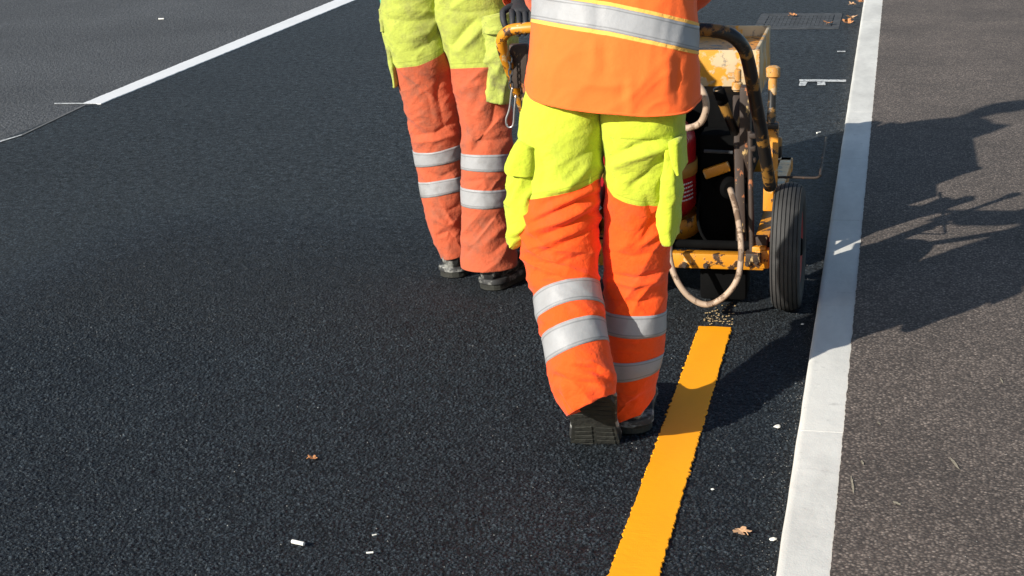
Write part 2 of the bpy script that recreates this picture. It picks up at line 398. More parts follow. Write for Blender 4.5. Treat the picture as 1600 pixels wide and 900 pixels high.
# pavement slab with a ragged edge against the kerb
ys = np.concatenate([np.arange(-4, 16, .012), np.arange(16, 120, 2)])
V = []; F = []
for i, y in enumerate(ys):
    xe = kx(kr0, kr1, min(y, 30)) + (random.gauss(0, .0005) + .0022*noise.noise(Vector((0, y*14, 0))) + .0016*noise.noise(Vector((0, y*60, 0))))
    V += [(xe, y, KT+.002), (5.2, y, KT+.002), (xe, y, -.02)]
    if i: k = 3*i; F += [(k-3, k-2, k+1, k), (k-1, k-3, k, k+2)]
struct(obj('pavement', V, F, M['pave'], smooth=False))
# kerb: stones about a metre long, rounded on the road side
mb = MB(); y = -4.35
prof = [(-.0, -.02), (.0, KT-.030), (.0015, KT-.012), (.004, KT-.004), (.009, KT-.0006), (.02, KT)]
while y < 40:
    L = 1.0; y2 = y+L-.002; st = np.linspace(y, y2, 26)
    Vv = []; Ff = []; zoff = random.uniform(-.0003, .0003)
    for i, yy in enumerate(st):
        xl = kx(kl0, kl1, yy) + .0015*noise.noise(Vector((3, yy*6, 0))); xr = kx(kr0, kr1, yy)+.012
        e = 0.0008 if i in (0, len(st)-1) else 0
        row = [(xl+a, yy, b+zoff-e) for a, b in prof] + [((xl*.5+xr*.5), yy, KT+zoff-e), (xr, yy, KT+zoff-e), (xr, yy, -.02)]
        Vv += row; n = len(row)
        if i: k = i*n; Ff += [(k-n+j, k+j, k+j+1, k-n+j+1) for j in range(n-1)]
    Ff += [tuple(range(n-1, -1, -1)), tuple(range((len(st)-1)*n, len(st)*n))]
    Ff = [f[::-1] for f in Ff[:-2]] + Ff[-2:]
    mb.add(Vv, Ff); y += L
struct(mb.build('kerb', M['kerb']))
# loose grit that collects along the kerb foot
mb = MB()
def grit(x, y, z, s):
    a = random.random()*6.28; V = []
    for k in range(5): V.append((x+s*random.uniform(.6, 1.1)*math.cos(a+k*1.257), y+s*random.uniform(.6, 1.1)*math.sin(a+k*1.257), z))
    V.append((x, y, z+s*random.uniform(.5, .9)))
    mb.add(V, [(k, (k+1) % 5, 5) for k in range(5)])
for i in range(1500):
    y = random.uniform(2.3, 14); xl = kx(kl0, kl1, y)
    grit(xl-abs(random.gauss(0, .035))-.006, y, .001, random.uniform(.0007, .0022))
for i in range(500):
    grit(random.uniform(-4.5, -.3), random.uniform(2.4, 9)**1.0, .002, random.uniform(.0012, .0030))
o = mb.build('grit', plain('pale_grit', (.24, .23, .21), .8, var=.6, scale=90), smooth=False); o['kind'] = 'stuff'; o['label'] = 'pale loose grit on the black asphalt and along the kerb'

def ragged_strip(name, L0, L1, R0, R1, z, thick, mat, step=.0048, jit=.0024, wob=.0, endjit=.004):
    """painted strip between two ground lines, edges broken by the stones"""
    n = int(abs(L1[1]-L0[1])/step); V = []; F = []; Wd = 6
    lum = [0, 0]
    for i in range(n+1):
        t = i/n; y = L0[1]+(L1[1]-L0[1])*t
        xl = L0[0]+(L1[0]-L0[0])*t; yr = R0[1]+(R1[1]-R0[1])*t; xr = R0[0]+(R1[0]-R0[0])*t
        rj = lambda k_: jit*(noise.noise(Vector((k_, y*45, 0)))*1.6+noise.noise(Vector((k_, y*110, 4)))*1.9+(random.uniform(-1.6, 1.6) if random.random() < .25 else 0)); a = rj(1); b = rj(9)
        xl += a; xr += b; row = [(xl, y, 0), (xl+.001, y, z+thick)]
        for k in range(1, Wd): row.append((xl+(xr-xl)*k/Wd, y+(yr-y)*k/Wd+(endjit*random.uniform(-1, 1) if i in (0, n) else 0), z+thick+random.gauss(0, .00004)))
        row += [(xr-.001, yr, z+thick), (xr, yr, 0)]
        V += row; m = len(row)
        if i: k = i*m; F += [(k-m+j, k-m+j+1, k+j+1, k+j) for j in range(m-1)]
    F.append(tuple(range(m))); F.append(tuple(range(n*m, n*m+m))[::-1])
    return obj(name, V, F, mat, smooth=False)
yl0, yl1, yr0, yr1 = atZ(950, 900), atZ(1092, 511), atZ(1030, 900), atZ(1143, 513)
def ext(a, b, y): return a + (b-a)*((y-a[1])/(b[1]-a[1]))
struct(ragged_strip('yellow_line', ext(yl0, yl1, 1.0), yl1, ext(yr0, yr1, 1.0), yr1, 0.0, .0035, M['yline']))
wl_a = atZ(129, 162.5); wl_b = atZ(525, 0); wr_a = atZ(158, 163); wr_b = atZ(556, 0)
struct(ragged_strip('white_line', wl_a, ext(wl_a, wl_b, 45), wr_a, ext(wr_a, wr_b, 45), 0.001, .0035, M['wline'], step=.03, jit=.0025, endjit=.01))
def flatmark(name, quad, mat, z=.004, nx=60, jit=.003):
    a, b, c, d = [np.array(q) for q in quad]; V = []; F = []
    for i in range(nx+1):
        t = i/nx; p = a+(b-a)*t; q = d+(c-d)*t
        j1 = jit*noise.noise(Vector((t*nx*.6, 0, 3))); j2 = jit*noise.noise(Vector((t*nx*.6, 5, 3)))
        V += [(p[0], p[1]+j1, z), (q[0], q[1]+j2, z)]
        if i: k = 2*i; F.append((k-2, k, k+1, k-1))
    return struct(obj(name, V, F, mat, smooth=False))
flatmark('chalk_mark', [atZ(85, 163.5), atZ(150, 163.5), atZ(150, 161.8), atZ(85, 161.8)], M['chalk'])
flatmark('chalk_mark', [atZ(0, 223), atZ(34, 212.5), atZ(34, 211), atZ(0, 221)], M['chalk'])
flatmark('chalk_mark', [atZ(34, 213), atZ(134, 165), atZ(134, 163.5), atZ(34, 211)], plain('faint_white_dust', (.16, .16, .155), .9, var=.5, scale=40))
flatmark('chalk_mark', [atZ(1249, 128), atZ(1322, 129), atZ(1322, 125.5), atZ(1249, 125)], M['chalk'])
flatmark('chalk_mark', [atZ(1248, 135), atZ(1258, 135), atZ(1262, 128.6), atZ(1250, 128.6)], M['chalk'], nx=12)
flatmark('chalk_mark', [atZ(1277, 134), atZ(1290, 134), atZ(1289, 129.2), atZ(1277, 129.2)], M['chalk'], nx=12)
flatmark('chalk_mark', [atZ(1308, 82), atZ(1321, 82), atZ(1321, 80.5), atZ(1308, 80.5)], M['chalk'], nx=12)
for k_, (u1, v1, u2, v2, w_) in enumerate(((1484, 716, 1500, 738, 5), (1394, 785, 1408, 792, 6), (1330, 745, 1334, 775, 4), (1345, 720, 1350, 730, 3), (1370, 662, 1376, 666, 4), (1562, 592, 1568, 602, 3), (1415, 122, 1422, 123, 1.5), (1526, 115, 1534, 116, 1.5), (1570, 4, 1576, 5, 1.5), (1355, 232, 1362, 233, 1.5), (1411, 208, 1416, 209, 2))):
    a_, b_ = atZ(u1, v1, KT), atZ(u2, v2, KT); d_ = (b_-a_); n_ = np.array([-d_[1], d_[0], 0]); n_ = n_/np.linalg.norm(n_)*w_*.0008
    V = []
    for i in range(14):
        t_ = 2*math.pi*i/14; q_ = (a_+b_)/2+d_*.5*math.cos(t_)*random.uniform(.6, 1.1)+n_*math.sin(t_)*random.uniform(.5, 1.3); V.append((q_[0], q_[1], KT+.0045))
    o_ = struct(obj('pale_scuff', V, [tuple(range(14))], plain('pale_scuff', (.36, .31, .22), .9, var=.5, scale=120) if k_ == 0 else bpy.data.materials['pale_scuff'], smooth=False))
# broken dabs of paint ahead of the finished stripe
mb = MB()
for i in range(9):
    v = 507-i*4.2
    for k in range(14):
        if random.random() < .40+.05*i: continue
        u = 1099+k*(44/13)+i*.9; c = atZ(u+random.uniform(-1, 1), v+random.uniform(-1.2, 1.2)); s = random.uniform(.0015, .0038)
        mb.add([(c[0]-s, c[1]-s*1.6, .002), (c[0]+s*.8, c[1]-s*1.2, .002), (c[0]+s, c[1]+s*1.5, .002), (c[0]-s*.7, c[1]+s*1.8, .002), (c[0], c[1], .0035)],
               [(0, 1, 4), (1, 2, 4), (2, 3, 4), (3, 0, 4)])
o = mb.build('paint_dabs', plain('ochre_paint_dabs', (.55, .40, .20), .7, var=.4), smooth=False); o['kind'] = 'stuff'; o['label'] = 'small broken dabs of paint just ahead of the yellow stripe'

# ------------------------------------------------------------------ clothing surfaces
def gsm(a, k):
    if k <= 0: return a
    x = np.arange(-3*k, 3*k+1); g = np.exp(-(x/k)**2/2); g /= g.sum()
    p = np.pad(a, (3*k, 3*k), mode='reflect', reflect_type='odd'); return np.convolve(p, g, 'valid')
class Tube:
    """cloth tube through keyed sections: (px x, px y, depth Y, half width px, radius in depth m, squareness)"""
    def __init__(s, keys, nr=230, nc=120, sm=7, world=False, twist=0):
        K = np.array(keys, float)
        if world: Cc = K[:, :3]; rx = K[:, 3]; s.v = None
        else:
            Cc = np.array([atY(k[0], k[1], k[2]) for k in K])
            rx = np.array([np.linalg.norm(atY(k[0]+k[3], k[1], k[2])-atY(k[0]-k[3], k[1], k[2]))/2 for k in K])
        L = np.concatenate([[0], np.cumsum(np.linalg.norm(np.diff(Cc, axis=0), axis=1))])
        t = np.linspace(0, L[-1], nr)
        it = lambda a: gsm(np.interp(t, L, a), sm)
        s.C = np.stack([it(Cc[:, i]) for i in range(3)], 1); s.rx = it(rx); s.ry = it(K[:, 4]); s.n = it(K[:, 5])
        s.t = t; s.L = L
        T = np.gradient(s.C, axis=0); T /= np.linalg.norm(T, axis=1)[:, None]
        T = np.stack([gsm(T[:, i], sm) for i in range(3)], 1); T /= np.linalg.norm(T, axis=1)[:, None]
        ref = np.array([1.0, 0, 0]) if not world else np.array([1.0, 0, 0])
        if abs(T[:, 0]).max() > .9: ref = np.array([0, 0, 1.0])
        X = ref - T*(T @ ref)[:, None]; X /= np.linalg.norm(X, axis=1)[:, None]; D = np.cross(T, X)
        s.T, s.X, s.D = T, X, D
        th = np.linspace(0, 2*np.pi, nc, endpoint=False); s.th = th; c, sn = np.cos(th), np.sin(th)
        e = 2/s.n[:, None]; cc = np.sign(c)*np.abs(c)**e; ss = np.sign(sn)*np.abs(sn)**e
        s.P = s.C[:, None]+X[:, None]*(cc*s.rx[:, None])[..., None]+D[:, None]*(ss*s.ry[:, None])[..., None]
        s.nr, s.nc = nr, nc; s.calm = np.ones((nr, nc))
    def row_at(s, v):
        """fractional row whose centre projects to pixel row v"""
        pv = proj(s.C)[1]; return float(np.interp(v, pv, np.arange(s.nr)))
    def normals(s):
        a = np.roll(s.P, -1, 1)-np.roll(s.P, 1, 1); b = np.gradient(s.P, axis=0); n = np.cross(a, b)
        n /= np.linalg.norm(n, axis=2)[..., None]+1e-12
        out = s.P-s.C[:, None]; sg = np.sign((n*out).sum(2)); n *= np.where(sg == 0, 1, sg)[..., None]; return n
    def folds(s, lines, amp=1.0, spread=1.0):
        n = s.normals(); u, v = proj(s.P); view = np.array([0, 0, H])-s.P; view /= np.linalg.norm(view, axis=2)[..., None]
        face = np.clip(((n*view).sum(2)+.25)*2, 0, 1); d = np.zeros(u.shape)
        for L in lines:
            pts, wd, am = L; best = np.full(u.shape, 1e9); bt = np.zeros(u.shape); tot = len(pts)-1
            for k in range(tot):
                x1, y1 = pts[k]; x2, y2 = pts[k+1]; l2 = (x2-x1)**2+(y2-y1)**2
                t = np.clip(((u-x1)*(x2-x1)+(v-y1)*(y2-y1))/l2, 0, 1)
                q = np.hypot(u-x1-t*(x2-x1), v-y1-t*(y2-y1)); m = q < best; best = np.where(m, q, best); bt = np.where(m, (k+t)/tot, bt)
            d += am*.001*np.exp(-np.abs(best/(wd*spread))**(1.25 if am < 0 else 1.8))*np.sin(np.pi*np.clip(.08+.84*bt, 0, 1))**.6
        s.P = s.P+n*(d*face*amp*s.calm)[..., None]
    def wrinkle(s, amp, f=(9, 22), seed=0, sharp=2.0, diag=.5):
        n = s.normals(); d = np.zeros((s.nr, s.nc)); R0 = float(s.rx.mean())
        for i in range(s.nr):
            for j in range(s.nc):
                a = s.th[j]; p = Vector((math.cos(a)*R0*f[0]+seed, math.sin(a)*R0*f[0], (s.t[i]+diag*R0*math.cos(a))*f[1]))
                p = p+Vector((0, 0, 1.1*noise.noise(p*.45+Vector((31, 0, 5)))))+Vector((.5*noise.noise(p*.6), 0, 0))
                q = 1-abs(noise.noise(p))*2.2; q2 = (1-abs(noise.noise(p*2.1+Vector((7, 3, 1))))*2)*max(0, min(1, .4+1.6*noise.noise(p*.5+Vector((3, 9, 2)))))
                d[i, j] = max(q, 0)**sharp+.35*max(q2, 0)**sharp-.45
        s.P = s.P+n*(d*amp*s.calm)[..., None]
    def grid(s, P=None, closed=True):
        nr, nc = (s.nr, s.nc) if P is None else P.shape[:2]; F = []
        for i in range(nr-1):
            for j in range(nc): F.append((i*nc+j, i*nc+(j+1) % nc, (i+1)*nc+(j+1) % nc, (i+1)*nc+j))
        return F
    def sample(s, row, off=0.0):
        """rows given as array over theta; returns points offset outward"""
        n = s.normals(); i = np.clip(row, 0, s.nr-1.001); i0 = i.astype(int); f = (i-i0)[..., None]; j = np.arange(s.nc)
        if row.ndim == 2: j = np.broadcast_to(j, row.shape)
        return s.P[i0, j]*(1-f)+s.P[i0+1, j]*f + (n[i0, j]*(1-f)+n[i0+1, j]*f)*off
    def close_hem(s, inset=.012, up=.05):
        """turn the cloth inwards at the last row so that it has an inside"""
        c = s.P[-1].mean(0); a = s.P[-1]+(c-s.P[-1])*(inset/np.linalg.norm(s.P[-1]-c, axis=1))[:, None]*.35
        T = s.T[-1]; rows = [s.P[-1]+T*.0015+(a-s.P[-1])*.5, a-T*.002, a+(c-a)*.08-T*up, a+(c-a)*.5-T*up*1.6, a+(c-a)*.98-T*up*1.8]
        return np.concatenate([s.P, np.array(rows)], 0)
def band(tb, name, r0, r1, mat, parent, off=.0016, wob=0, slant=None):
    rows = np.linspace(0, 1, 9)[:, None]; th = tb.th[None, :]
    sl = 0 if slant is None else slant(th)
    rr = r0+(r1-r0)*rows+sl+wob*np.sin(th*3)
    Pm = tb.sample(rr, off); e0 = tb.sample(rr[:1], -.001); e1 = tb.sample(rr[-1:], -.001)
    P = np.concatenate([e0, Pm, e1], 0)
    att = np.repeat(np.concatenate([[0], rows[:, 0], [1]]), tb.nc)
    return obj(name, P.reshape(-1, 3), tb.grid(P), mat, parent, attr=att)

def pouch(name, rows, Y, ry, mat, parent, seed=0, crump=.006, n=2.6, nr=60, nc=56, ledge=0):
    K = [((a+b)/2, y, Y if not isinstance(Y, tuple) else Y[0]+(Y[1]-Y[0])*i/(len(rows)-1), (b-a)/2, ry, n) for i, (y, a, b) in enumerate(rows)]
    t = Tube(K, nr, nc, 2); t.wrinkle(crump*1.0, (22, 13), seed, 1.3, .8)
    top = t.P[0].mean(0); bot = t.P[-1].mean(0)
    P = np.concatenate([(t.P[0]*.4+top*.6)[None], t.P, (t.P[-1]*.5+bot*.5)[None], (t.P[-1]*.02+bot*.98)[None]], 0)
    P[0] += [0, 0, .004]
    F = t.grid(P); F.append(tuple(range(t.nc))[::-1])
    return obj(name, P.reshape(-1, 3), F, mat, parent)

def skin(nodes_, edges, sub=2, root=0):
    me = bpy.data.meshes.new('tmp'); me.from_pydata([n[0] for n in nodes_], edges, []); me.update()
    o = bpy.data.objects.new('tmp', me); C.objects.link(o)
    sk = o.modifiers.new('s', 'SKIN')
    if not me.skin_vertices: me.skin_vertices.new() if hasattr(me.skin_vertices, 'new') else None
    if not me.skin_vertices:
        bm = bmesh.new(); bm.from_mesh(me); bm.verts.layers.skin.verify(); bm.to_mesh(me); bm.free()
    for i, n in enumerate(nodes_):
        r = n[1]; d = me.skin_vertices[0].data[i]; d.radius = r if isinstance(r, tuple) else (r, r); d.use_root = (i == root)
    ss = o.modifiers.new('u', 'SUBSURF'); ss.levels = sub; ss.render_levels = sub
    dg = bpy.context.evaluated_depsgraph_get(); out = bpy.data.meshes.new_from_object(o.evaluated_get(dg))
    bpy.data.objects.remove(o); return out

def hand(name, wrist, fwd, side, palmn, mat, parent, curl=1.2, left=False):
    """glove: palm, four unequal fingers curled towards palmn, thumb off the side"""
    f = Vector(fwd).normalized(); n = Vector(palmn).normalized(); n = (n-f*n.dot(f)).normalized(); s_ = f.cross(n)*(1 if side > 0 else -1)
    w0 = Vector(wrist); nd = []; ed = []
    nd += [(w0-f*.05, .030), (w0, .026), (w0+f*.035, (.036, .02)), (w0+f*.07, (.040, .016))]; ed += [(0, 1), (1, 2), (2, 3)]
    me0 = skin(nd, ed, 2); parts = [me0]
    for k, (off, ln) in enumerate(((-.030, .068), (-.010, .078), (.010, .074), (.030, .058))):
        p = w0+f*.062+s_*off; d = f.copy(); pts = [p-f*.02]; pts.append(p); a = 0
        for seg in (.45, .3, .25):
            a += curl*(.38 if seg == .45 else .5); dd = f*math.cos(a)+n*math.sin(a); p = p+dd*ln*seg*1.1; pts.append(p)
        parts.append(skin([(q, r) for q, r in zip(pts, (.010, .0105, .0100, .0095, .0085))], [(i, i+1) for i in range(4)], 2))
    p = w0+f*.012-s_*.030; t1 = p-s_*.026+f*.022+n*.010; t2 = t1+f*.026+n*.020+s_*.002; t3 = t2+f*.012+n*.022+s_*.010
    parts.append(skin([(p+s_*.02, .013), (p, .0135), (t1, .012), (t2, .0115), (t3, .0095)], [(i, i+1) for i in range(4)], 2))
    V = []; F = []
    for me in parts:
        k = len(V); V += [v.co[:] for v in me.vertices]; F += [tuple(i+k for i in p.vertices) for p in me.polygons]
    return obj(name, V, F, mat, parent)

def boot(parent, heel, yaw, pitch, mat, L=.30, roll=0, solemat=None, wide=1.0, label=None, low=1.0):
    """work boot: loft of sections from heel to toe, thick treaded sole with a heel block; pivot at the toe ball"""
    secs = [(-.005, .028, .045, .115), (.0, .034, .0, .135), (.02, .040, 0, .155), (.06, .043, 0, .165), (.10, .043, 0, .150), (.14, .043, 0, .115), (.18, .047, 0, .092), (.22, .051, 0, .080), (.26, .048, 0, .070), (.285, .036, 0, .056), (.30, .018, 0, .038)]
    mt = Matrix.Rotation(-yaw, 3, 'Z') @ Matrix.Rotation(-pitch, 3, 'X') @ Matrix.Rotation(roll, 3, 'Y')
    piv = Vector((0, .225, 0)); h = Vector(heel)          # heel = ground point under the heel when flat
    def tr(p): return h+Matrix.Rotation(-yaw, 3, 'Z') @ piv + mt @ (Vector(p)-piv)
    nc = 36; P = []
    ysec = np.linspace(-.005, .30, 44); A = np.array(secs)
    for y in ysec:
        hw = gsm(np.interp(ysec, A[:, 0], A[:, 1]), 1)[np.argmin(abs(ysec-y))]*wide; top = np.interp(y, A[:, 0], A[:, 3]); top = min(top, .165*low+.0)
        row = []
        for j in range(nc):
            a = 2*math.pi*j/nc; c, s_ = math.cos(a), math.sin(a); e = .72
            x = hw*math.copysign(abs(c)**e, c)*(1-.12*max(s_, 0)); z = .026+(top-.026)*(s_*.5+.5)**.9
            d = .0022*noise.noise(Vector((x*60, y*60, z*60)))
            row.append(tr((x*(1+d*8), y, z+d)))
        P.append(row)
    V = [p for r_ in P for p in r_]; F = [(i*nc+j, i*nc+(j+1) % nc, (i+1)*nc+(j+1) % nc, (i+1)*nc+j) for i in range(len(P)-1) for j in range(nc)]
    F += [tuple(range(nc))[::-1], tuple(range((len(P)-1)*nc, len(P)*nc))]
    b = obj('boot', V, F, mat, parent)
    if label: b['label'] = label
    # shaft
    if low == 1.0:
      Vs, Fs = tube_grid([tr((0, .045, z)) for z in (.10, .13, .155, .18)], [.046, .045, .044, .042], 28)
      obj('boot_shaft', Vs, Fs, mat, b)
    # sole outline, slightly wider than the upper, with tread blocks
    def outline(k=1.0, n=40):
        ptsr = []; ptsl = []
        for y in np.linspace(-.012, .308, n):
            t_ = (y+.012)/.32; hw = (np.interp(y, [-.012, -.004, .012, .035, .1, .15, .22, .27, .30, .308], [.006, .028, .043, .050, .048, .046, .053, .047, .026, .006]))*k*wide
            ptsr.append((hw, y)); ptsl.append((-hw, y))
        return ptsr+ptsl[::-1]
    ol = outline(); n = len(ol); sole = MB()
    mid = MB(); mid.add([tr((x*1.03, y, .040)) for x, y in ol]+[tr((x*1.10, y-.004 if y < .15 else y+.003, .034)) for x, y in ol]+[tr((x*1.10, y-.004 if y < .15 else y+.003, .024)) for x, y in ol]+[tr((x*1.02, y, .020)) for x, y in ol],
            [tuple(range(n)), tuple(range(3*n, 4*n))[::-1]]+[(k*n+i, (k+1)*n+i, (k+1)*n+(i+1) % n, k*n+(i+1) % n) for k in range(3) for i in range(n)])
    mid.build('midsole', mat, b)
    sole.add([tr((x, y, .022)) for x, y in ol]+[tr((x*1.02, y, .0025)) for x, y in ol], [tuple(range(n)), tuple(range(n, 2*n))[::-1]]+[(i, i+n, (i+1) % n+n, (i+1) % n) for i in range(n)])
    yy = .0
    while yy < .298:
        if not (.095 < yy < .135):
            hw = np.interp(yy, [0, .03, .1, .15, .22, .27, .30], [.030, .046, .044, .043, .048, .040, .016])*wide
            for sx_ in (-1, 1):
                cx = sx_*hw*.52
                bb = [(cx-hw*.42, yy), (cx+hw*.42, yy+.004*sx_), (cx+hw*.42, yy+.014+.004*sx_), (cx-hw*.42, yy+.014)]
                sole.add([tr((x, y_, .003)) for x, y_ in bb]+[tr((x, y_, .0005)) for x, y_ in bb], [(3, 2, 1, 0), (4, 5, 6, 7)]+[(i, (i+1) % 4, (i+1) % 4+4, i+4) for i in range(4)])
        yy += .021
    sole.build('sole', solemat or M['sole'], b, smooth=False)
    return b

def sleeve(name, pts, rad, mat, parent, seed, amp=.006):
    K = [(*p, r, r*1.05, 2.0) for p, r in zip(pts, rad)]
    t = Tube(K, 110, 56, 5, world=True); t.wrinkle(amp, (12, 20), seed, 1.5, .8)
    P = t.close_hem(.01, .03); top = t.P[0].mean(0); P = np.concatenate([(t.P[0]*.1+top*.9)[None], P], 0)
    return obj(name, P.reshape(-1, 3), t.grid(P), mat, parent)

def make_body(name, parent, hip, lean, knees, ankles, elbows, wrists, sh=.185, faceyaw=0):
    hx, hy, hz = hip; nd = []; ed = []
    def a(p, r, frm=None):
        nd.append((Vector(p), r))
        if frm is not None: ed.append((frm, len(nd)-1))
        return len(nd)-1
    pel = a((hx, hy, hz), (.125, .085)); sp = a((hx, hy+lean*.3, hz+.17), (.115, .08), pel); ch = a((hx, hy+lean*.75, hz+.36), (.135, .095), sp)
    nb = a((hx, hy+lean, hz+.51), (.065, .055), ch); nk = a((hx, hy+lean*1.1, hz+.57), (.055, .055), nb)
    jw = a((hx, hy+lean*1.1+.03, hz+.635), (.062, .078), nk); hd = a((hx, hy+lean*1.1+.02, hz+.70), (.074, .095), jw); tp = a((hx, hy+lean*1.1+.01, hz+.77), (.066, .082), hd)
    ns = a((hx, hy+lean*1.1+.125, hz+.675), (.012, .014), hd)
    for s_ in (-1, 1):
        a((hx+s_*.084, hy+lean*1.1+.01, hz+.68), (.010, .018), hd)
    for s_, kn, an, el, wr in ((-1, knees[0], ankles[0], elbows[0], wrists[0]), (1, knees[1], ankles[1], elbows[1], wrists[1])):
        h = a((hx+s_*.085, hy, hz-.06), .075, pel); th = a((Vector((hx+s_*.085, hy, hz-.06))+Vector(kn))/2, .066, h)
        k = a(kn, .05, th); cf = a(Vector(kn).lerp(Vector(an), .35), .050, k); an_ = a(an, .034, cf)
        s0 = a((hx+s_*sh*.85, hy+lean, hz+.47), .060, ch); e = a(el, .040, s0); a(Vector(el).lerp(Vector(wr), .3), .040, e); a(wr, .027, len(nd)-1)
    me = skin(nd, ed, 2, 0); b = from_mesh(name, me, M['skin'], parent)
    # hair cap
    hc = Vector((hx, hy+lean*1.1-.005, hz+.725)); V = []; F = []; nr, nc = 14, 28
    for i in range(nr+1):
        ph = math.pi*.62*i/nr
        for j in range(nc):
            t_ = 2*math.pi*j/nc; d = Vector((math.sin(ph)*math.cos(t_)*.086, math.sin(ph)*math.sin(t_)*.103, math.cos(ph)*.088))
            if d.y > .03 and d.z < .035: d *= .86
            d *= 1+.03*noise.noise(d*60); V.append(hc+d)
    F = [(i*nc+j, i*nc+(j+1) % nc, (i+1)*nc+(j+1) % nc, (i+1)*nc+j) for i in range(nr) for j in range(nc)]+[tuple(range(nc*nr, nc*nr+nc))]
    obj('hair', V, F, M['hair'], parent)
    for s_ in (-1, 1):
        mbx = MB(); ey = Vector((hx+s_*.030, hy+lean*1.1+.098, hz+.70))
        V = []; 
        for i in range(7):
            for j in range(10): 
                p_, q = math.pi*i/6, 2*math.pi*j/10; V.append(ey+Vector((math.sin(p_)*math.cos(q), math.sin(p_)*math.sin(q), math.cos(p_)))*.011)
        obj('eye', V, [(i*10+j, i*10+(j+1) % 10, (i+1)*10+(j+1) % 10, (i+1)*10+j) for i in range(6) for j in range(10)], M['white'], parent)
    return b

def trousers(parent, mat, mid_px, legs, seedbase, cuts=((0, 0), (0, 0))):
    """two keyed legs joined along the seat seam; returns the mesh object and the two tubes"""
    tubes = []; V = []; F = []; A = []
    for li, (keys, fl, bfun, wr, bands) in enumerate(legs):
        t = Tube(keys, 240, 132, 6)
        rows = np.arange(t.nr)
        for (b0, b1) in bands:
            r0, r1 = t.row_at(b0), t.row_at(b1); m = (rows > r0-2) & (rows < r1+2); t.calm[m, :] *= .35
        t.calm = np.stack([gsm(t.calm[:, 0], 2)]*t.nc, 1)
        side = -1 if li == 0 else 1
        t.wrinkle(wr*1.15, (5, 11), seedbase+li*5, 1.7, 1.0*side); t.wrinkle(wr*.32, (12, 22), seedbase+li*5+50, 1.6, -.6*side)
        t.folds(fl, 1.55)
        # slanted hem: rows are shortened on one side
        cl, cr = cuts[li]; cth_ = np.cos(t.th); cutrow = cl*((1-cth_)/2)**1.3+cr*((1+cth_)/2)**1.3
        w_ = np.clip((np.arange(t.nr)-t.nr*.80)/(t.nr*.2), 0, 1)[:, None]; rr_ = np.arange(t.nr)[:, None]-w_*cutrow[None, :]
        t.P = t.sample(rr_, 0)
        tubes.append(t); P = t.close_hem(.012, .05); k = len(V)
        pv = proj(t.C)[1]; pv = np.concatenate([pv, [pv[-1]+3]*5])
        b = (pv[:, None]-bfun(np.cos(t.th))[None, :])
        V += list(P.reshape(-1, 3)); F += [tuple(i+k for i in f) for f in t.grid(P)]; A += list(b.reshape(-1))
        F.append(tuple(range(k, k+t.nc))[::-1])
    o = obj('trousers', V, F, mat, parent, attr=A)
    return o, tubes

# ------------------------------------------------------------------ worker one (near, pushing the machine)
W1 = empty('person', (-.68, 3.68, 0), 'nearest worker in bright orange vest with silver band, back turned, mid stride behind the machine', 'person')
Lk = [(896, 60, 3.78, 52, .10, 2.4), (893, 120, 3.77, 56, .11, 2.5), (886, 168, 3.75, 65, .122, 2.5), (881, 212, 3.73, 68, .125, 2.4), (881, 255, 3.71, 60, .11, 2.2), (880, 305, 3.69, 57, .10, 2.1),
      (873, 360, 3.68, 64.5, .10, 2), (875, 400, 3.67, 60.5, .095, 2), (883, 440, 3.64, 51.5, .088, 2), (889, 480, 3.60, 53.5, .088, 2), (897, 525, 3.55, 48.5, .082, 2), (906, 565, 3.52, 50.5, .082, 2), (914, 596, 3.50, 53, .08, 2), (918, 622, 3.485, 45, .076, 2), (923, 640, 3.475, 36, .066, 2)]
Rk = [(996, 60, 3.78, 52, .10, 2.4), (998, 120, 3.77, 58, .11, 2.5), (1004, 168, 3.75, 67, .122, 2.5), (1005, 212, 3.74, 65, .125, 2.4), (1002, 255, 3.74, 57, .11, 2.2), (998, 305, 3.745, 50.5, .10, 2.1),
      (997, 360, 3.75, 53, .095, 2), (996, 400, 3.75, 52, .092, 2), (993, 440, 3.745, 49, .085, 2), (992, 490, 3.735, 48, .085, 2), (991, 540, 3.725, 46, .082, 2), (988, 585, 3.725, 41, .08, 2), (983, 612, 3.73, 37, .076, 2), (976, 636, 3.735, 32, .072, 2), (971, 654, 3.74, 28, .068, 2)]
fl_L = [([(842, 300), (885, 296), (919, 262)], 7, 5), ([(850, 318), (895, 300), (938, 284)], 6, -5), ([(880, 262), (936, 228)], 6, -4), ([(828, 205), (850, 260), (845, 300)], 7, -4),
        ([(822, 352), (868, 330), (932, 302)], 5.5, -8), ([(832, 344), (880, 318), (938, 294)], 6, 6), ([(838, 372), (895, 350), (940, 326)], 5, -7), ([(826, 362), (880, 345), (936, 315)], 5, 6),
        ([(850, 392), (900, 372), (938, 352)], 6, -5), ([(812, 392), (850, 382), (900, 362)], 5, 5), ([(818, 410), (870, 412), (920, 395)], 5, -3.5), ([(835, 436), (880, 430), (930, 438)], 4.5, -4),
        ([(842, 508), (870, 512), (905, 503)], 4, -5), ([(900, 512), (930, 500), (945, 520)], 4, -4), ([(905, 572), (930, 578), (958, 598)], 5, -8), ([(895, 566), (925, 568), (960, 586)], 5, 6),
        ([(868, 588), (890, 596), (945, 602)], 4.5, -6), ([(868, 578), (900, 584), (950, 594)], 4.5, 4), ([(872, 615), (890, 640)], 5, -6), ([(880, 600), (884, 625), (896, 640)], 5, 5), ([(905, 615), (950, 622)], 5, -4), ([(925, 600), (962, 612)], 4, 4)]
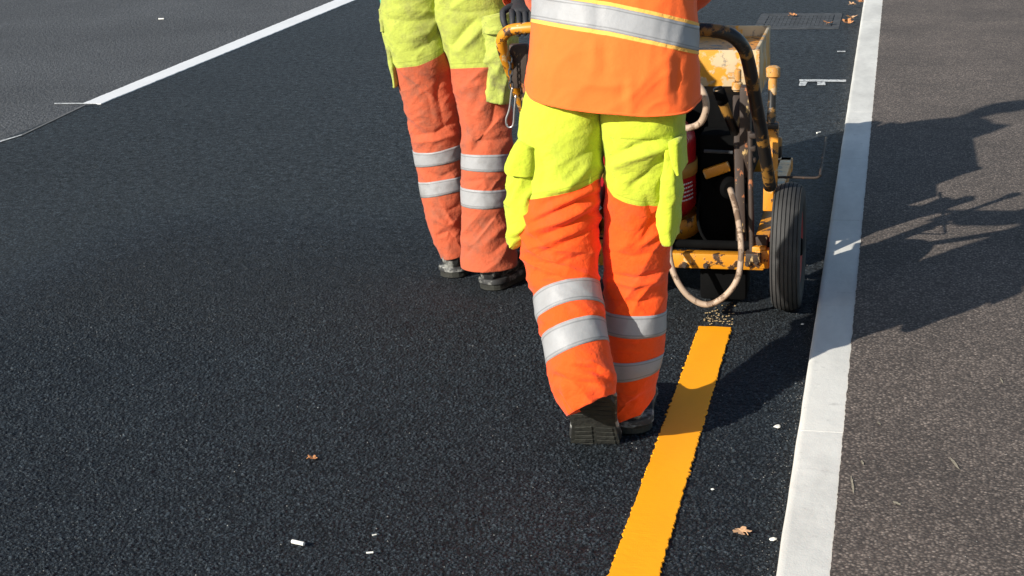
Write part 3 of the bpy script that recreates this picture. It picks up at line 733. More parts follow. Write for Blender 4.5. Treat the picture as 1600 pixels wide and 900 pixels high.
fl_R = [([(952, 246), (975, 236), (1005, 224), (1048, 214)], 6, -9), ([(953, 262), (985, 248), (1020, 238), (1050, 226)], 7, 8), ([(955, 275), (960, 290)], 6, -4), ([(985, 292), (1015, 268), (1045, 240)], 5, -5), ([(952, 215), (958, 240)], 8, -5),
        ([(1010, 310), (1022, 345), (1005, 375)], 6, -6), ([(985, 378), (1010, 352), (1042, 322)], 5, -6), ([(1000, 385), (1035, 358)], 5, 5), ([(950, 392), (985, 402), (1040, 392)], 5, -4), ([(950, 428), (990, 436), (1040, 424)], 4, -6),
        ([(950, 438), (990, 447), (1038, 437)], 4, 4), ([(952, 468), (1000, 472), (1038, 462)], 4, -4.5), ([(952, 532), (990, 540), (1030, 530)], 4, -6), ([(955, 545), (1000, 548)], 4, 4), ([(955, 596), (990, 592), (1020, 585)], 4, -6), ([(958, 612), (990, 616), (1015, 604)], 4, 5), ([(965, 640), (990, 628)], 4, -5)]
bL = lambda c: 306-14*np.clip(c, -1, 1)-10*np.clip(c, 0, 1)**3-4
bR = lambda c: 300+0*c-18*np.clip(-c, 0, 1)**3+4*np.sin(c*2)
o, (tL, tR) = trousers(W1, M['w1trouser'], 947, [(Lk, fl_L, bL, .0068, ((455, 492), (518, 556))), (Rk, fl_R, bR, .0060, ((482, 522), (553, 590)))], 11, ((0, 7), (0, 17)))
o['label'] = 'bright trousers, lime above the knee and orange below'
TR1 = o
sl_ = lambda k: (lambda th: k*np.cos(th))
band(tL, 'reflective_band', tL.row_at(455), tL.row_at(492), M['tape'], TR1, slant=sl_(-1.5)); band(tL, 'reflective_band', tL.row_at(516), tL.row_at(553), M['tape'], TR1, slant=sl_(-2))
band(tR, 'reflective_band', tR.row_at(483), tR.row_at(517), M['tape'], TR1); band(tR, 'reflective_band', tR.row_at(552), tR.row_at(583), M['tape'], TR1, slant=sl_(-2.5))
pouch('cargo_pocket', [(222, 812, 850), (245, 804, 856), (275, 797, 860), (310, 792, 860), (335, 790, 856), (352, 792, 845), (365, 796, 830), (374, 801, 815)], 3.705, .088, M['w1lime'], TR1, 3, .008, 2.2)
pouch('pocket_flap', [(216, 814, 850), (228, 807, 852), (246, 800, 850), (260, 795, 848), (262, 796, 847)], 3.70, .096, M['w1lime'], TR1, 8, .003, 3.6)
pouch('cargo_pocket', [(225, 1040, 1066), (250, 1040, 1067), (290, 1034, 1066), (330, 1030, 1065), (352, 1031, 1064), (366, 1035, 1060), (373, 1040, 1056)], 3.70, .070, M['w1lime'], TR1, 5, .009)
pouch('pocket_flap', [(214, 1048, 1069), (232, 1050, 1070), (252, 1056, 1070), (263, 1062, 1070)], 3.69, .078, M['w1lime'], TR1, 9, .002, 3.6)
def patch(tb, name, v0, v1, c0, c1, mat, parent, off=.0022, n=26):
    th_ = tb.th; js = [j for j in range(tb.nc) if th_[j] < math.pi and c0 < math.cos(th_[j]) < c1]; r0, r1 = tb.row_at(v0), tb.row_at(v1)
    rr = np.repeat(np.linspace(r0, r1, n)[:, None], tb.nc, 1); A0 = tb.sample(rr, off)[:, js]; B0 = tb.sample(rr, -.002)[:, js]
    A0[0] = B0[0]; A0[-1] = B0[-1]; A0[:, 0] = B0[:, 0]; A0[:, -1] = B0[:, -1]; m = len(js)
    return obj(name, A0.reshape(-1, 3), [(i*m+j, i*m+j+1, (i+1)*m+j+1, (i+1)*m+j) for i in range(n-1) for j in range(m-1)], mat, parent)
patch(tR, 'back_pocket', 150, 209, -.36, .82, M['w1lime'], TR1)
patch(tR2, 'back_pocket', -20, 22, -.5, .75, M['w2lime'], TR2) if False else None
# vest
Vk = [(-.675+.0, 3.93, 1.50, .085, .075, 2.0), (-.675, 3.92, 1.475, .15, .10, 2.2), (-.675, 3.90, 1.42, .205, .13, 2.4), (-.675, 3.88, 1.34, .222, .145, 2.4), (-.675, 3.85, 1.25, .218, .148, 2.3), (-.677, 3.80, 1.14, .203, .150, 2.3), (-.677, 3.77, 1.04, .207, .155, 2.3), (-.677, 3.755, .95, .214, .165, 2.5), (-.677, 3.75, .86, .216, .170, 2.5)]
vt = Tube(Vk, 260, 180, 8, world=True)
vt.wrinkle(.0050, (4, 7), 31, 1.5, .5); vt.wrinkle(.0022, (12, 16), 37, 1.5, .8)
vt.folds([([(943, 65), (946, 105), (940, 125)], 7, -7), ([(930, 60), (928, 110)], 8, 5), ([(1045, 90), (1040, 150)], 9, 6), ([(975, 130), (970, 165)], 7, -5), ([(985, 125), (985, 170)], 7, 4), ([(1062, 95), (1060, 160)], 6, -6), ([(845, 70), (842, 100)], 4, -4), ([(935, 0), (932, 50)], 8, -4), ([(890, 120), (940, 135), (1000, 130)], 7, 3)])
# hem line: scooped at the sides
pu = np.array([-1.0, -.97, -.88, -.70, -.35, 0, .35, .62, .80, .92, 1.0]); pvv = np.array([112, 133, 150, 160, 169, 177, 181.5, 185, 182, 172, 156.0])
cth = np.cos(vt.th); u_, v_ = proj(vt.P)
hem = np.zeros(vt.nc)
for j in range(vt.nc):
    target = np.interp(cth[j], pu, pvv)
    if vt.th[j] > math.pi: target -= 10
    hem[j] = np.interp(target, v_[:, j], np.arange(vt.nr))
hem = np.convolve(np.pad(hem, 4, mode='wrap'), np.ones(9)/9, 'valid')
rows = np.linspace(0, 1, 220)[:, None]*hem[None, :]
# hem flare of the lower edge
Pn = vt.sample(rows, 0)
# carve out arm holes is not needed: sleeves come out of the shoulders
edge = []
jj = np.linspace(0, 1, 4)
inner = vt.sample(rows[-1:]-.2, -.006); inner2 = vt.sample(rows[-1:]-30, -.02); inner3 = vt.sample(rows[-1:]-60, -.05)
piping = vt.sample(rows[-1:]+.6, .003)
P = np.concatenate([Pn[:-1], vt.sample(rows[-1:]-1.2, .0022), piping, inner, inner2, inner3], 0)
top = P[0].mean(0); P = np.concatenate([(P[0]*.7+top*.3)[None], P], 0)
VEST = obj('vest', P.reshape(-1, 3), vt.grid(P), M['vest'], W1); VEST['label'] = 'orange vest with a slanting silver band between yellow trims'
def rowpx(pts):
    """rows of the vest at the pixel heights interpolated from (px x, px y) along the back, mirrored on the chest"""
    xs = np.array([p[0] for p in pts], float); ysx = np.array([p[1] for p in pts], float); out = np.zeros(vt.nc)
    for j in range(vt.nc):
        i0 = 150
        for _ in range(4):
            uu = np.interp(i0, np.arange(vt.nr), u_[:, j]); tgt = np.interp(uu, xs, ysx); i0 = np.interp(tgt, v_[:, j], np.arange(vt.nr))
        out[j] = i0
    return np.convolve(np.pad(out, 3, mode='wrap'), np.ones(7)/7, 'valid')
low = rowpx([(820, 27), (880, 38), (950, 49), (1020, 64), (1090, 80)]); up = rowpx([(820, -12), (870, -3), (950, 9), (1020, 24), (1090, 41)])
def bandrows(name, a, b, mat, off):
    rr = a[None, :]+(b-a)[None, :]*np.linspace(0, 1, 12)[:, None]
    P = np.concatenate([vt.sample(rr[:1], -.001), vt.sample(rr, off), vt.sample(rr[-1:], -.001)], 0)
    att = np.repeat(np.concatenate([[0], np.linspace(0, 1, 12), [1]]), vt.nc)
    return obj(name, P.reshape(-1, 3), vt.grid(P), mat, VEST, attr=att)
pxr = 260/((v_[-1, 45]-v_[0, 45]))
bandrows('reflective_band', up, low, M['tape'], .0028)
bandrows('yellow_trim', up-5.5*pxr, up-.2*pxr, M['trim'], .0018); bandrows('yellow_trim', low+.2*pxr, low+5.5*pxr, M['trim'], .0018)
for dx in (-.13, .13):                             # shoulder straps of tape over the back
    pass
# sleeves, body, gloves
sh1 = [(-.86, 3.90, 1.42), (-.50, 3.90, 1.42)]; el1 = [(-.90, 3.92, 1.16), (-.480, 3.92, 1.16)]; wr1 = [(-.88, 4.17, .985), (-.65, 4.17, .985)]
for k in range(2):
    a, b, c = map(Vector, (sh1[k], el1[k], wr1[k]))
    sleeve('sleeve', [a, a.lerp(b, .5), b, b.lerp(c, .5), b.lerp(c, .88)], [.082, .066, .058, .052, .045], M['jacket'], W1, 41+k*9)
    hand('glove', c, Vector((0, 1, -.15)), 1 if k else -1, (0, .1, -1), M['blackglove'], W1, 1.45)
la = tL.C[-1]; ra = tR.C[-1]
make_body('body', W1, (-.677, 3.76, .95), .15, [tuple(tL.C[int(tL.row_at(400))]), tuple(tR.C[int(tR.row_at(400))])], [tuple(la+[0, .06, .06]), tuple(ra+[0, .02, .04])], el1, wr1)
toe = atZ(930, 700)
bl = boot(W1, (toe[0]+.022, toe[1]-.225+.03, 0), R(-7), R(54), M['boot'], wide=1.18, low=.62, label='paint-smeared boot tilted on its toe, dark sole showing')
br = boot(W1, (ra[0]+.030, ra[1]-.045, 0), R(-6), 0, M['boot'], wide=1.12)

# ------------------------------------------------------------------ worker two
W2 = empty('person', (-1.42, 4.95, 0), 'worker further back in faded lime and salmon orange trousers, standing left of the machine', 'person')
L2 = [(642, -60, 4.99, 44, .12, 2.4), (645, 0, 4.99, 47, .12, 2.4), (652, 45, 4.99, 51, .12, 2.3), (660, 88, 4.99, 43, .105, 2.2), (668, 130, 5.0, 42, .095, 2.1), (679, 185, 5.02, 40.5, .085, 2), (685, 235, 5.03, 38, .08, 2), (689, 270, 5.03, 36, .075, 2),
      (692, 305, 5.02, 34, .075, 2), (699, 345, 5.02, 30, .075, 2), (708, 380, 5.02, 25, .072, 2), (712, 397, 5.02, 23, .07, 2)]
R2 = [(742, -60, 4.99, 58, .125, 2.4), (740, 0, 4.99, 61, .125, 2.4), (745, 45, 4.98, 56, .12, 2.3), (750, 88, 4.97, 47, .11, 2.2), (752, 130, 4.96, 41.5, .10, 2.1), (759, 185, 4.95, 40.5, .09, 2), (761, 235, 4.93, 38.5, .085, 2), (759, 275, 4.92, 37.5, .08, 2),
      (758, 315, 4.91, 36.5, .08, 2), (760, 355, 4.91, 38.5, .082, 2), (764, 395, 4.91, 42, .09, 2), (765, 413, 4.91, 43, .094, 2)]
f2L = [([(602, 30), (640, 34), (675, 30)], 6, -5), ([(650, 78), (672, 68), (692, 40)], 7, -6), ([(640, 60), (670, 50), (690, 26)], 6, 4), ([(690, 110), (684, 150), (695, 200)], 8, -8), ([(640, 125), (668, 150), (676, 190)], 6, -4), ([(640, 212), (680, 208), (712, 190)], 5, -6), ([(640, 222), (680, 220), (716, 208)], 4, 4),
       ([(652, 262), (690, 276), (716, 262)], 4.5, -6), ([(664, 318), (700, 330), (718, 320)], 4, -4), ([(676, 340), (700, 352), (716, 344)], 4, 4), ([(684, 368), (700, 362), (718, 380)], 4, -5)]
f2R = [([(706, 72), (722, 52), (746, 28)], 7, -9), ([(716, 80), (738, 60), (756, 40)], 6, 6), ([(690, 16), (730, 20), (780, 14)], 4, -3.5), ([(722, 200), (745, 222), (792, 216)], 5, -6), ([(745, 225), (770, 190), (775, 160)], 7, -7), ([(728, 170), (736, 210), (735, 236)], 6, 5),
       ([(724, 285), (760, 280), (790, 290)], 4, -6), ([(760, 275), (785, 276)], 4, 4), ([(745, 370), (765, 345), (788, 330)], 6, -6), ([(755, 385), (780, 360), (795, 350)], 6, 5), ([(726, 400), (742, 380)], 5, -4), ([(728, 140), (750, 130), (770, 145)], 6, 4), ([(770, 395), (795, 375)], 5, -5)]
b2L = lambda c: 92-3*c-9*np.clip(c, 0, 1)**2
b2R = lambda c: 103+0*c
o, (tL2, tR2) = trousers(W2, M['w2trouser'], 690, [(L2, f2L, b2L, .0062, ((236, 262), (285, 312))), (R2, f2R, b2R, .0062, ((243, 272), (296, 326)))], 71)
o['label'] = 'faded trousers, lime above the knee and salmon orange below'; TR2 = o
for t, a, b, k in ((tL2, 233, 257, -2.2), (tL2, 283, 306, -1.6), (tR2, 244, 269, -.5), (tR2, 297, 324, 0)):
    band(t, 'reflective_band', t.row_at(a-5), t.row_at(b-5), M['tape2'], TR2, slant=sl_(k))
pouch('cargo_pocket', [(22, 756, 800), (50, 757, 803), (85, 757, 804), (120, 758, 804), (142, 759, 803), (150, 760, 802), (153, 762, 798)], 4.95, .085, M['w2lime'], TR2, 13, .010, 3.0)
pouch('pocket_flap', [(20, 758, 801), (30, 757, 804), (44, 758, 804), (47, 760, 802)], 4.94, .09, M['w2lime'], TR2, 14, .005, 3.0)
pouch('cargo_pocket', [(20, 600, 616), (50, 605, 622), (90, 613, 628), (120, 619, 630), (131, 623, 628)], 5.0, .075, M['w2lime'], TR2, 15, .005)
pouch('pocket_flap', [(10, 598, 614), (28, 600, 616), (44, 603, 614)], 4.99, .08, M['w2lime'], TR2, 16, .003)
Jk = [(-1.43, 5.14, 1.50, .085, .075, 2), (-1.43, 5.13, 1.475, .15, .10, 2.2), (-1.43, 5.11, 1.42, .20, .13, 2.4), (-1.43, 5.09, 1.33, .218, .145, 2.4), (-1.43, 5.05, 1.20, .215, .15, 2.3), (-1.435, 5.01, 1.08, .222, .158, 2.3), (-1.435, 5.0, 1.025, .226, .160, 2.3)]
jt = Tube(Jk, 160, 110, 6, world=True); jt.wrinkle(.006, (5, 9), 91, 1.5, .6)
P = jt.close_hem(.01, .05); top = P[0].mean(0); P = np.concatenate([(P[0]*.6+top*.4)[None], P], 0)
JK = obj('jacket', P.reshape(-1, 3), jt.grid(P), M['jacket'], W2)
band(jt, 'reflective_band', 95, 110, M['tape2'], JK, off=.003)
sh2 = [(-1.62, 5.11, 1.42), (-1.24, 5.11, 1.42)]; el2 = [(-1.72, 5.03, 1.16), (-1.20, 5.02, 1.13)]; wr2 = [(-1.665, 5.0, 1.03), (-1.145, 4.72, .985)]
for k in range(2):
    a, b, c = map(Vector, (sh2[k], el2[k], wr2[k]))
    sleeve('sleeve', [a, a.lerp(b, .5), b, b.lerp(c, .5), b.lerp(c, .9)], [.082, .066, .060, .054, .05], M['jacket'], W2, 61+k*9, .008)
hand('glove', (-1.663, 4.99, 1.03), (.08, 0, -1), -1, (.2, 1, 0), M['teal'], W2, .5)['label'] = 'teal glove'
hand('glove', wr2[1], (.35, -1, -.25), 1, (0, -.3, -1), M['blackglove'], W2, 1.2)['label'] = 'black glove'
make_body('body', W2, (-1.435, 5.0, .95), .13, [tuple(tL2.C[int(tL2.row_at(230))]), tuple(tR2.C[int(tR2.row_at(230))])], [tuple(tL2.C[-1]), tuple(tR2.C[-1])], el2, wr2)
boot(W2, (tL2.C[-1][0]-.005, tL2.C[-1][1]-.05, 0), R(0), 0, M['bootdark'])
p = atZ(757, 453); boot(W2, (p[0]+.012, p[1]+.004, 0), R(22), 0, M['bootdark'])

# ------------------------------------------------------------------ the line marking machine
MC = empty('line_marking_machine', (-.68, 5.1, 0), 'worn yellow and black line marking machine pushed along ahead of the yellow stripe', 'road machine')
def tubeo(name, pts, r, mat, parent, sm=8, n=16):
    P = smoothpath(pts, sm) if sm else pts; V, F = tube_grid(P, r, n); return obj(name, V, F, mat, parent)
# handlebar: grip across the back, bent down at both ends to the frame
gy = 4.27
A = lambda u, v, Y: tuple(atY(u, v, Y))
hbR = [A(1000, 38, gy), A(1075, 45, gy), A(1110, 47, gy), A(1140, 54, gy+.01), A(1160, 72, gy+.03), A(1170, 100, gy+.07), A(1181, 160, gy+.18), A(1192, 220, gy+.30), A(1203, 292, gy+.46)]
hbL = [A(1000, 38, gy), A(930, 40, gy), A(860, 42, gy), A(822, 44, gy), A(796, 48, gy+.005), A(784, 62, gy+.02), A(788, 85, gy+.05), A(803, 125, gy+.12), A(828, 200, gy+.28), A(852, 292, gy+.46)]
tubeo('handlebar', hbR, .0195, M['mblack'], MC)['label'] = 'black right half of the handlebar'
tubeo('handlebar', hbL, .0165, M['myellow'], MC)['label'] = 'yellow left half of the handlebar'
tubeo('cross_bar', [A(808, 82, 4.36), A(840, 84, 4.40), A(900, 90, 4.50), A(960, 100, 4.62)], .010, M['myellow'], MC, 3)
# bracket plate below the left bend
mb = MB(); mb.box(A(812, 103, 4.36), (.055, .03, .13), bev=.006); mb.box(A(822, 120, 4.37), (.03, .045, .18), bev=.005); mb.build('bracket', M['rust'], MC)
tubeo('control_rod', [A(822, 140, 4.40), A(826, 190, 4.47), A(840, 290, 4.62)], .009, M['soot'], MC, 3)
# frame
fr = MB()
fr.box((-.65, 4.745, .163), (.54, .045, .050), bev=.004)
fr.box((-.385, 4.80, .175), (.045, .16, .06), bev=.004)
for x in (-.395, -.91):
    fr.box((x, 5.35, .19), (.045, 1.25, .05), bev=.004)
fr.box((-.65, 5.95, .19), (.56, .05, .05), bev=.004)
fr.build('frame', M['myellow'], MC)
for u, v, Y in ((968, 411, 4.72), (1012, 413, 4.72), (1070, 414, 4.72), (1103, 415, 4.72), (1168, 412, 4.715), (1182, 409, 4.715)):
    mb = MB(); c_ = np.array(A(u, v, Y)); mb.cyl(c_+[0, .004, 0], c_+[0, -.006, 0], .0095, 6); mb.cyl(c_+[0, -.005, 0], c_+[0, -.010, 0], .005, 10)
    mb.build('bolt', M['rust'], MC)
tubeo('cable', [A(1095, 300, 4.95), A(1090, 340, 4.86), A(1100, 372, 4.80), A(1122, 388, 4.78), A(1150, 384, 4.80), A(1166, 350, 4.88), A(1160, 300, 4.98)], .005, M['soot'], MC, 6, 8)
# side uprights near the right wheel
mb = MB()
pa, pb = A(1152, 150, 5.05), A(1158, 395, 4.83)
mb.box(tuple((np.array(pa)+np.array(pb))/2), (.03, .03, float(np.linalg.norm(np.array(pa)-np.array(pb)))), rot=Vector(np.array(pa)-np.array(pb)).to_track_quat('Z', 'Y'), bev=.004)
mb.box(A(1165, 205, 4.98), (.035, .06, .30), bev=.005)
mb.build('upright', M['rust'], MC)
mb = MB(); mb.tube([A(1172, 205, 4.80), A(1173, 300, 4.76), A(1175, 402, 4.735)], .0085, 12)
for v in (212, 232, 250): mb.box(A(1174+(v % 3), v, 4.79), (.022, .02, .016), bev=.003)
mb.box(A(1178, 400, 4.73), (.05, .05, .03), bev=.004); mb.box(A(1186, 380, 4.76), (.055, .03, .05), bev=.004)
mb.build('adjusting_rod', M['rust'], MC)
# lever with flat yellow blade and paint-crusted grip
mb = MB(); pa = np.array(A(1206, 190, 4.92)); pb = np.array(A(1203, 330, 4.86)); q = Vector(pa-pb).to_track_quat('Z', 'Y')
mb.box(tuple((pa+pb)/2), (.045, .018, float(np.linalg.norm(pa-pb))), rot=q, bev=.004)
LV = mb.build('lever', M['myellow'], MC)
mb = MB(); mb.tube([A(1205, 192, 4.92), A(1206, 160, 4.93), A(1207, 125, 4.94), A(1208, 112, 4.94)], [.015, .0125, .0125, .0135], 16); mb.build('lever_shaft', M['mblack'], LV)
mb = MB(); mb.tube([A(1207, 148, 4.935), A(1207.5, 122, 4.94), A(1208, 120, 4.94), A(1208, 106, 4.945), A(1208, 103, 4.945)], [.0135, .0145, .022, .023, .014], 18); mb.build('lever_grip', M['knob'], LV)
mb = MB(); mb.box(A(1203, 196, 4.91), (.055, .035, .02), bev=.004); mb.box(A(1216, 230, 4.93), (.025, .03, .07), bev=.008); mb.build('lever_bracket', M['mblack'], LV)
# hopper
hx0, hx1 = A(1000, 80, 5.55)[0]-.12, A(1183, 80, 5.40)[0]; hz1 = A(1150, 79, 5.40)[2]; hz0 = hz1-.19
mb = MB()
xc = (hx0+hx1)/2; W_ = hx1-hx0
mb.box((xc, 5.415, (hz0+hz1)/2), (W_, .012, hz1-hz0), bev=.003); mb.box((xc, 5.985, (hz0+hz1)/2), (W_, .012, hz1-hz0), bev=.003)
for x in (hx0+.006, hx1-.006): mb.box((x, 5.70, (hz0+hz1)/2-.001), (.012, .556, hz1-hz0-.004), bev=.003)
mb.box((xc, 5.70, hz0+.01), (W_-.03, .55, .012)); HP = mb.build('hopper', M['hopper'], MC)
mb = MB(); mb.box((xc, 5.70, hz1-.05), (W_-.034, .545, .02)); mb.build('molten_paint', M['myellow'], HP)
mb = MB(); mb.box((hx1+.004, 5.40, (hz0+hz1)/2), (.012, .03, hz1-hz0+.004), bev=.003); mb.build('hopper_edge', M['knob'], HP)
# black burner housing under and behind the hopper
mb = MB(); tz = A(1130, 158, 5.12)[2]
bx0, bx1 = -.92, A(1160, 200, 5.12)[0]
mb.box(((bx0+bx1)/2, 5.26, (tz+.09)/2), (bx1-bx0, .27, tz-.09), bev=.008)
mb.box(((bx0+bx1)/2, 5.70, (.215+hz0)/2), (bx1-bx0-.02, .56, hz0-.215-.004), bev=.008)
mb.box((-.535, 5.055, .32), (.16, .13, .40), bev=.008)
mb.build('burner_housing', M['soot'], MC)
mb = MB(); mb.cyl(A(1100, 236, 4.97), A(1145, 238, 4.97), .006); mb.build('housing_handle', M['iron'], MC)
mb = MB(); mb.cyl(A(1128, 285, 5.02), A(1143, 296, 4.93), .036, 24, bev=.01); mb.build('burner_pipe', M['soot'], MC)
mb = MB(); mb.box(A(1120, 266, 4.975), (.09, .02, .035), rot=Matrix.Rotation(R(-20), 3, 'Y').to_quaternion(), bev=.006); mb.build('housing_bracket', M['myellow'], MC)
# short thick lever
V, F = tube_grid([A(1122, 138, 4.93), A(1124, 146, 4.935), A(1135, 175, 4.96), A(1162, 240, 5.02)], [.017, .018, .0155, .0145], 16); TL = obj('tilt_lever', V, F, M['mblack'], MC)
V, F = tube_grid([A(1121.5, 137, 4.93), A(1123, 141, 4.93), A(1130, 160, 4.945)], [.013, .0195, .019], 16); obj('rubber_grip', V, F, M['soot'], TL)
# small brass valve on the hopper
mb = MB(); mb.cyl(A(1152, 160, 5.30), A(1152, 140, 5.30), .014); mb.cyl(A(1152, 141, 5.30), A(1152, 128, 5.30), .019, bev=.004); mb.cyl(A(1153, 128, 5.30), A(1153, 108, 5.30), .012, bev=.004); mb.box(A(1145, 118, 5.30), (.035, .014, .02), bev=.004)
mb.build('valve', M['knob'], MC)
# hoses
h1 = [A(u, v, Y) for u, v, Y in ((1141, 296, 4.82), (1149, 322, 4.74), (1156, 360, 4.66), (1158, 400, 4.62), (1152, 436, 4.61), (1132, 463, 4.60), (1104, 476, 4.60), (1076, 463, 4.60), (1056, 435, 4.61), (1047, 405, 4.63), (1046, 380, 4.68))]
tubeo('hose', h1, .0098, M['hose'], MC, 8)['label'] = 'cream hose looping low behind the frame'
h2 = [A(u, v, Y) for u, v, Y in ((1070, 128, 4.82), (1090, 133, 4.80), (1101, 150, 4.79), (1103, 172, 4.79), (1094, 192, 4.80), (1076, 200, 4.81), (1060, 199, 4.83))]
tubeo('hose', h2, .0110, M['hose'], MC, 8)['label'] = 'cream hose curling round the top of the red cylinder'
# guide rod reaching sideways then forward
gr = [A(1208, 277, 4.93), A(1240, 277, 4.93), A(1272, 278, 4.93), A(1281, 275, 4.94)]; gz = gr[-1][2]
e = ray(1291, 214); e = np.array([0, 0, H])+e*((gz-H)/e[2]); gr += [tuple(np.array(gr[-1])*.9+e*.1), tuple(e)]
tubeo('guide_rod', gr, .0042, M['rust'], MC, 4, 10)
# paint shoe under the frame
mb = MB(); mb.box((-.515, 4.86, .075), (.15, .16, .12), bev=.01); mb.build('paint_shoe', M['soot'], MC)
mb = MB(); mb.box((-.86, 6.30, .42), (.24, .36, .40), bev=.03); mb.cyl((-.90, 6.30, .62), (-.90, 6.30, .72), .05, 24, bev=.01); mb.build('shadow_block', M['mblack'], MC)  # unseen block added at the front to lengthen the machine's shadow
mb = MB(); mb.box((-.80, 6.12, .20), (.34, .30, .03), bev=.004); mb.build('shadow_block_plate', M['myellow'], MC)
mb = MB(); mb.cyl((-.97, 4.50, .30), (-.97, 4.50, .80), .085, 32, bev=.02); mb.cyl((-.97, 4.50, .80), (-.97, 4.50, .85), .03, 20, bev=.005); BC = mb.build('shadow_canister', M['mblack'], MC)  # unseen canister added to close a lit wedge in the kerb shadow
mb = MB(); mb.box((-.96, 4.62, .36), (.04, .26, .03), bev=.004); mb.box((-.96, 4.74, .27), (.04, .04, .20), bev=.004); mb.build('shadow_canister_bracket', M['myellow'], MC)
# wheels
def wheel(cx, cyy, r=.205, wd=.052):
    prof = []
    ribs = [-.042, -.034, -.0335, -.024, -.0235, -.0145, -.014, -.005, -.0045, .0045, .005, .014, .0145, .0235, .024, .0335, .034, .042]
    n = 64; prof = [(-.030, r-.080), (-.046, r-.066), (-.052, r-.040), (-.050, r-.020), (-.044, r-.010)]
    for k in range(6):
        x0 = -.0405+k*.0138; f = lambda x: r-.010*(abs(x)/.042)**2.4
        prof += [(x0, f(x0)-.004), (x0+.0006, f(x0)), (x0+.0105, f(x0+.0105)), (x0+.0111, f(x0+.0111)-.004)]
    prof += [(.044, r-.010), (.050, r-.020), (.052, r-.040), (.046, r-.066), (.030, r-.080)]
    V = []; m = len(prof)
    for i in range(n):
        a = 2*math.pi*i/n
        for x, rr in prof: V.append((cx+x*.90, cyy+rr*math.cos(a), r+rr*math.sin(a)))
    F = [(i*m+j, i*m+(j+1) % m, ((i+1) % n)*m+(j+1) % m, ((i+1) % n)*m+j) for i in range(n) for j in range(m)]
    wb = MB(); wb.cyl((cx-.04, cyy, r), (cx+.045, cyy, r), .028, 24, bev=.004); W = wb.build('wheel', M['soot'], MC)
    ty = obj('tyre', V, F, M['tyre'], W); ty.data.set_sharp_from_angle(angle=R(35))
    rb = MB(); rp = [(-.034, r-.074), (-.038, r-.082), (-.030, r-.094), (-.012, r-.12), (-.008, .03), (.008, .03), (.012, r-.12), (.030, r-.094), (.038, r-.082), (.034, r-.074)]
    V = []; m = len(rp)
    for i in range(n):
        a = 2*math.pi*i/n
        for x, rr in rp: V.append((cx+x, cyy+rr*math.cos(a), r+rr*math.sin(a)))
    F = [(i*m+j, i*m+(j+1) % m, ((i+1) % n)*m+(j+1) % m, ((i+1) % n)*m+j) for i in range(n) for j in range(m)]
    obj('rim', V, F, M['rim'], W); return W
wheel(-.306, 4.775); wheel(-1.0, 4.775)
mb = MB(); mb.cyl((-1.0, 4.775, .205), (-.30, 4.775, .205), .014); mb.box((-.385, 4.79, .195), (.03, .05, .06), bev=.004); mb.build('axle', M['soot'], MC)
mb = MB(); mb.cyl((-.65, 6.15, .11), (-.65, 6.15, .111), .01); V = []
wb = MB(); wb.cyl((-.675, 6.15, .11), (-.625, 6.15, .11), .11, 40, bev=.02); wb.build('caster_wheel', M['tyre'], MC)
mb = MB(); mb.box((-.65, 6.06, .23), (.10, .22, .02), bev=.004); mb.box((-.69, 6.15, .165), (.010, .04, .13)); mb.box((-.61, 6.15, .165), (.010, .04, .13)); mb.build('caster_fork', M['mblack'], MC)

# ------------------------------------------------------------------ gas cylinder on the frame
gxr = A(1087, 250, 4.98)[0]; gr_ = .162; gx = gxr-gr_; gyy = 4.98
GC = empty('gas_cylinder', (gx, gyy, .19), 'red gas cylinder with yellow strap and foot ring, standing on the machine frame', 'gas cylinder')
ztop = A(1075, 158, gyy-.05)[2]
def lathe(name, prof, cx, cyy, mat, parent, n=64):
    m = len(prof); V = [(cx+r_*math.cos(2*math.pi*i/n), cyy+r_*math.sin(2*math.pi*i/n), z) for i in range(n) for r_, z in prof]
    F = [(i*m+j, ((i+1) % n)*m+j, ((i+1) % n)*m+j+1, i*m+j+1) for i in range(n) for j in range(m-1)]
    return obj(name, V, F, mat, parent)
zz = .235
pr = [(.001, zz), (.10, zz), (.14, zz+.02), (gr_, zz+.05)]+[(gr_, zz+.05+(ztop-.14-zz-.05)*k/4) for k in range(1, 5)]
for k in range(1, 9):
    a = k/8*math.pi/2; pr.append((gr_*math.cos(a)*.85+.15*gr_*(1-k/8)+.002, ztop-.14+.10*math.sin(a)))
lathe('cylinder_body', pr, gx, gyy, M['gas'], GC)
lathe('collar', [(.055, ztop-.05), (.062, ztop-.045), (.062, ztop), (.056, ztop), (.055, ztop-.05)], gx, gyy, M['gas'], GC)
lathe('foot_ring', [(gr_+.003, .19), (gr_+.008, .19), (gr_+.008, .255), (gr_+.003, .255), (gr_+.003, .19)], gx, gyy, M['myellow'], GC)
sz = A(1075, 270, gyy-.1)[2]
lathe('strap', [(gr_+.0015, sz-.022), (gr_+.005, sz-.022), (gr_+.005, sz+.022), (gr_+.0015, sz+.022)], gx, gyy, plain('brown_yellow_strap', (.42, .22, .04), .6), GC)
def on_cyl(pts, off=.0015):          # (angle deg from -y towards +x, z)
    return [(gx+(gr_+off)*math.sin(R(a)), gyy-(gr_+off)*math.cos(R(a)), z) for a, z in pts]
mb = MB()
for k in range(5):
    z = sz-.045-.0135*k; a = 22
    while a < 74:
        s_ = random.choice((2.2, 3.2, 4.2, 1.6)); 
        mb.add(on_cyl([(a, z), (min(a+s_, 75), z), (min(a+s_, 75), z+.0052), (a, z+.0052)]), [(0, 1, 2, 3)]); a += s_+1.0
mb.build('label_text', M['white'], GC, smooth=False)
ca, cz = 56, A(1073, 222, gyy-.1)[2]; mb = MB(); k = .001/gr_*57.3
d_ = [(0, -32), (26, 0), (0, 32), (-26, 0)]
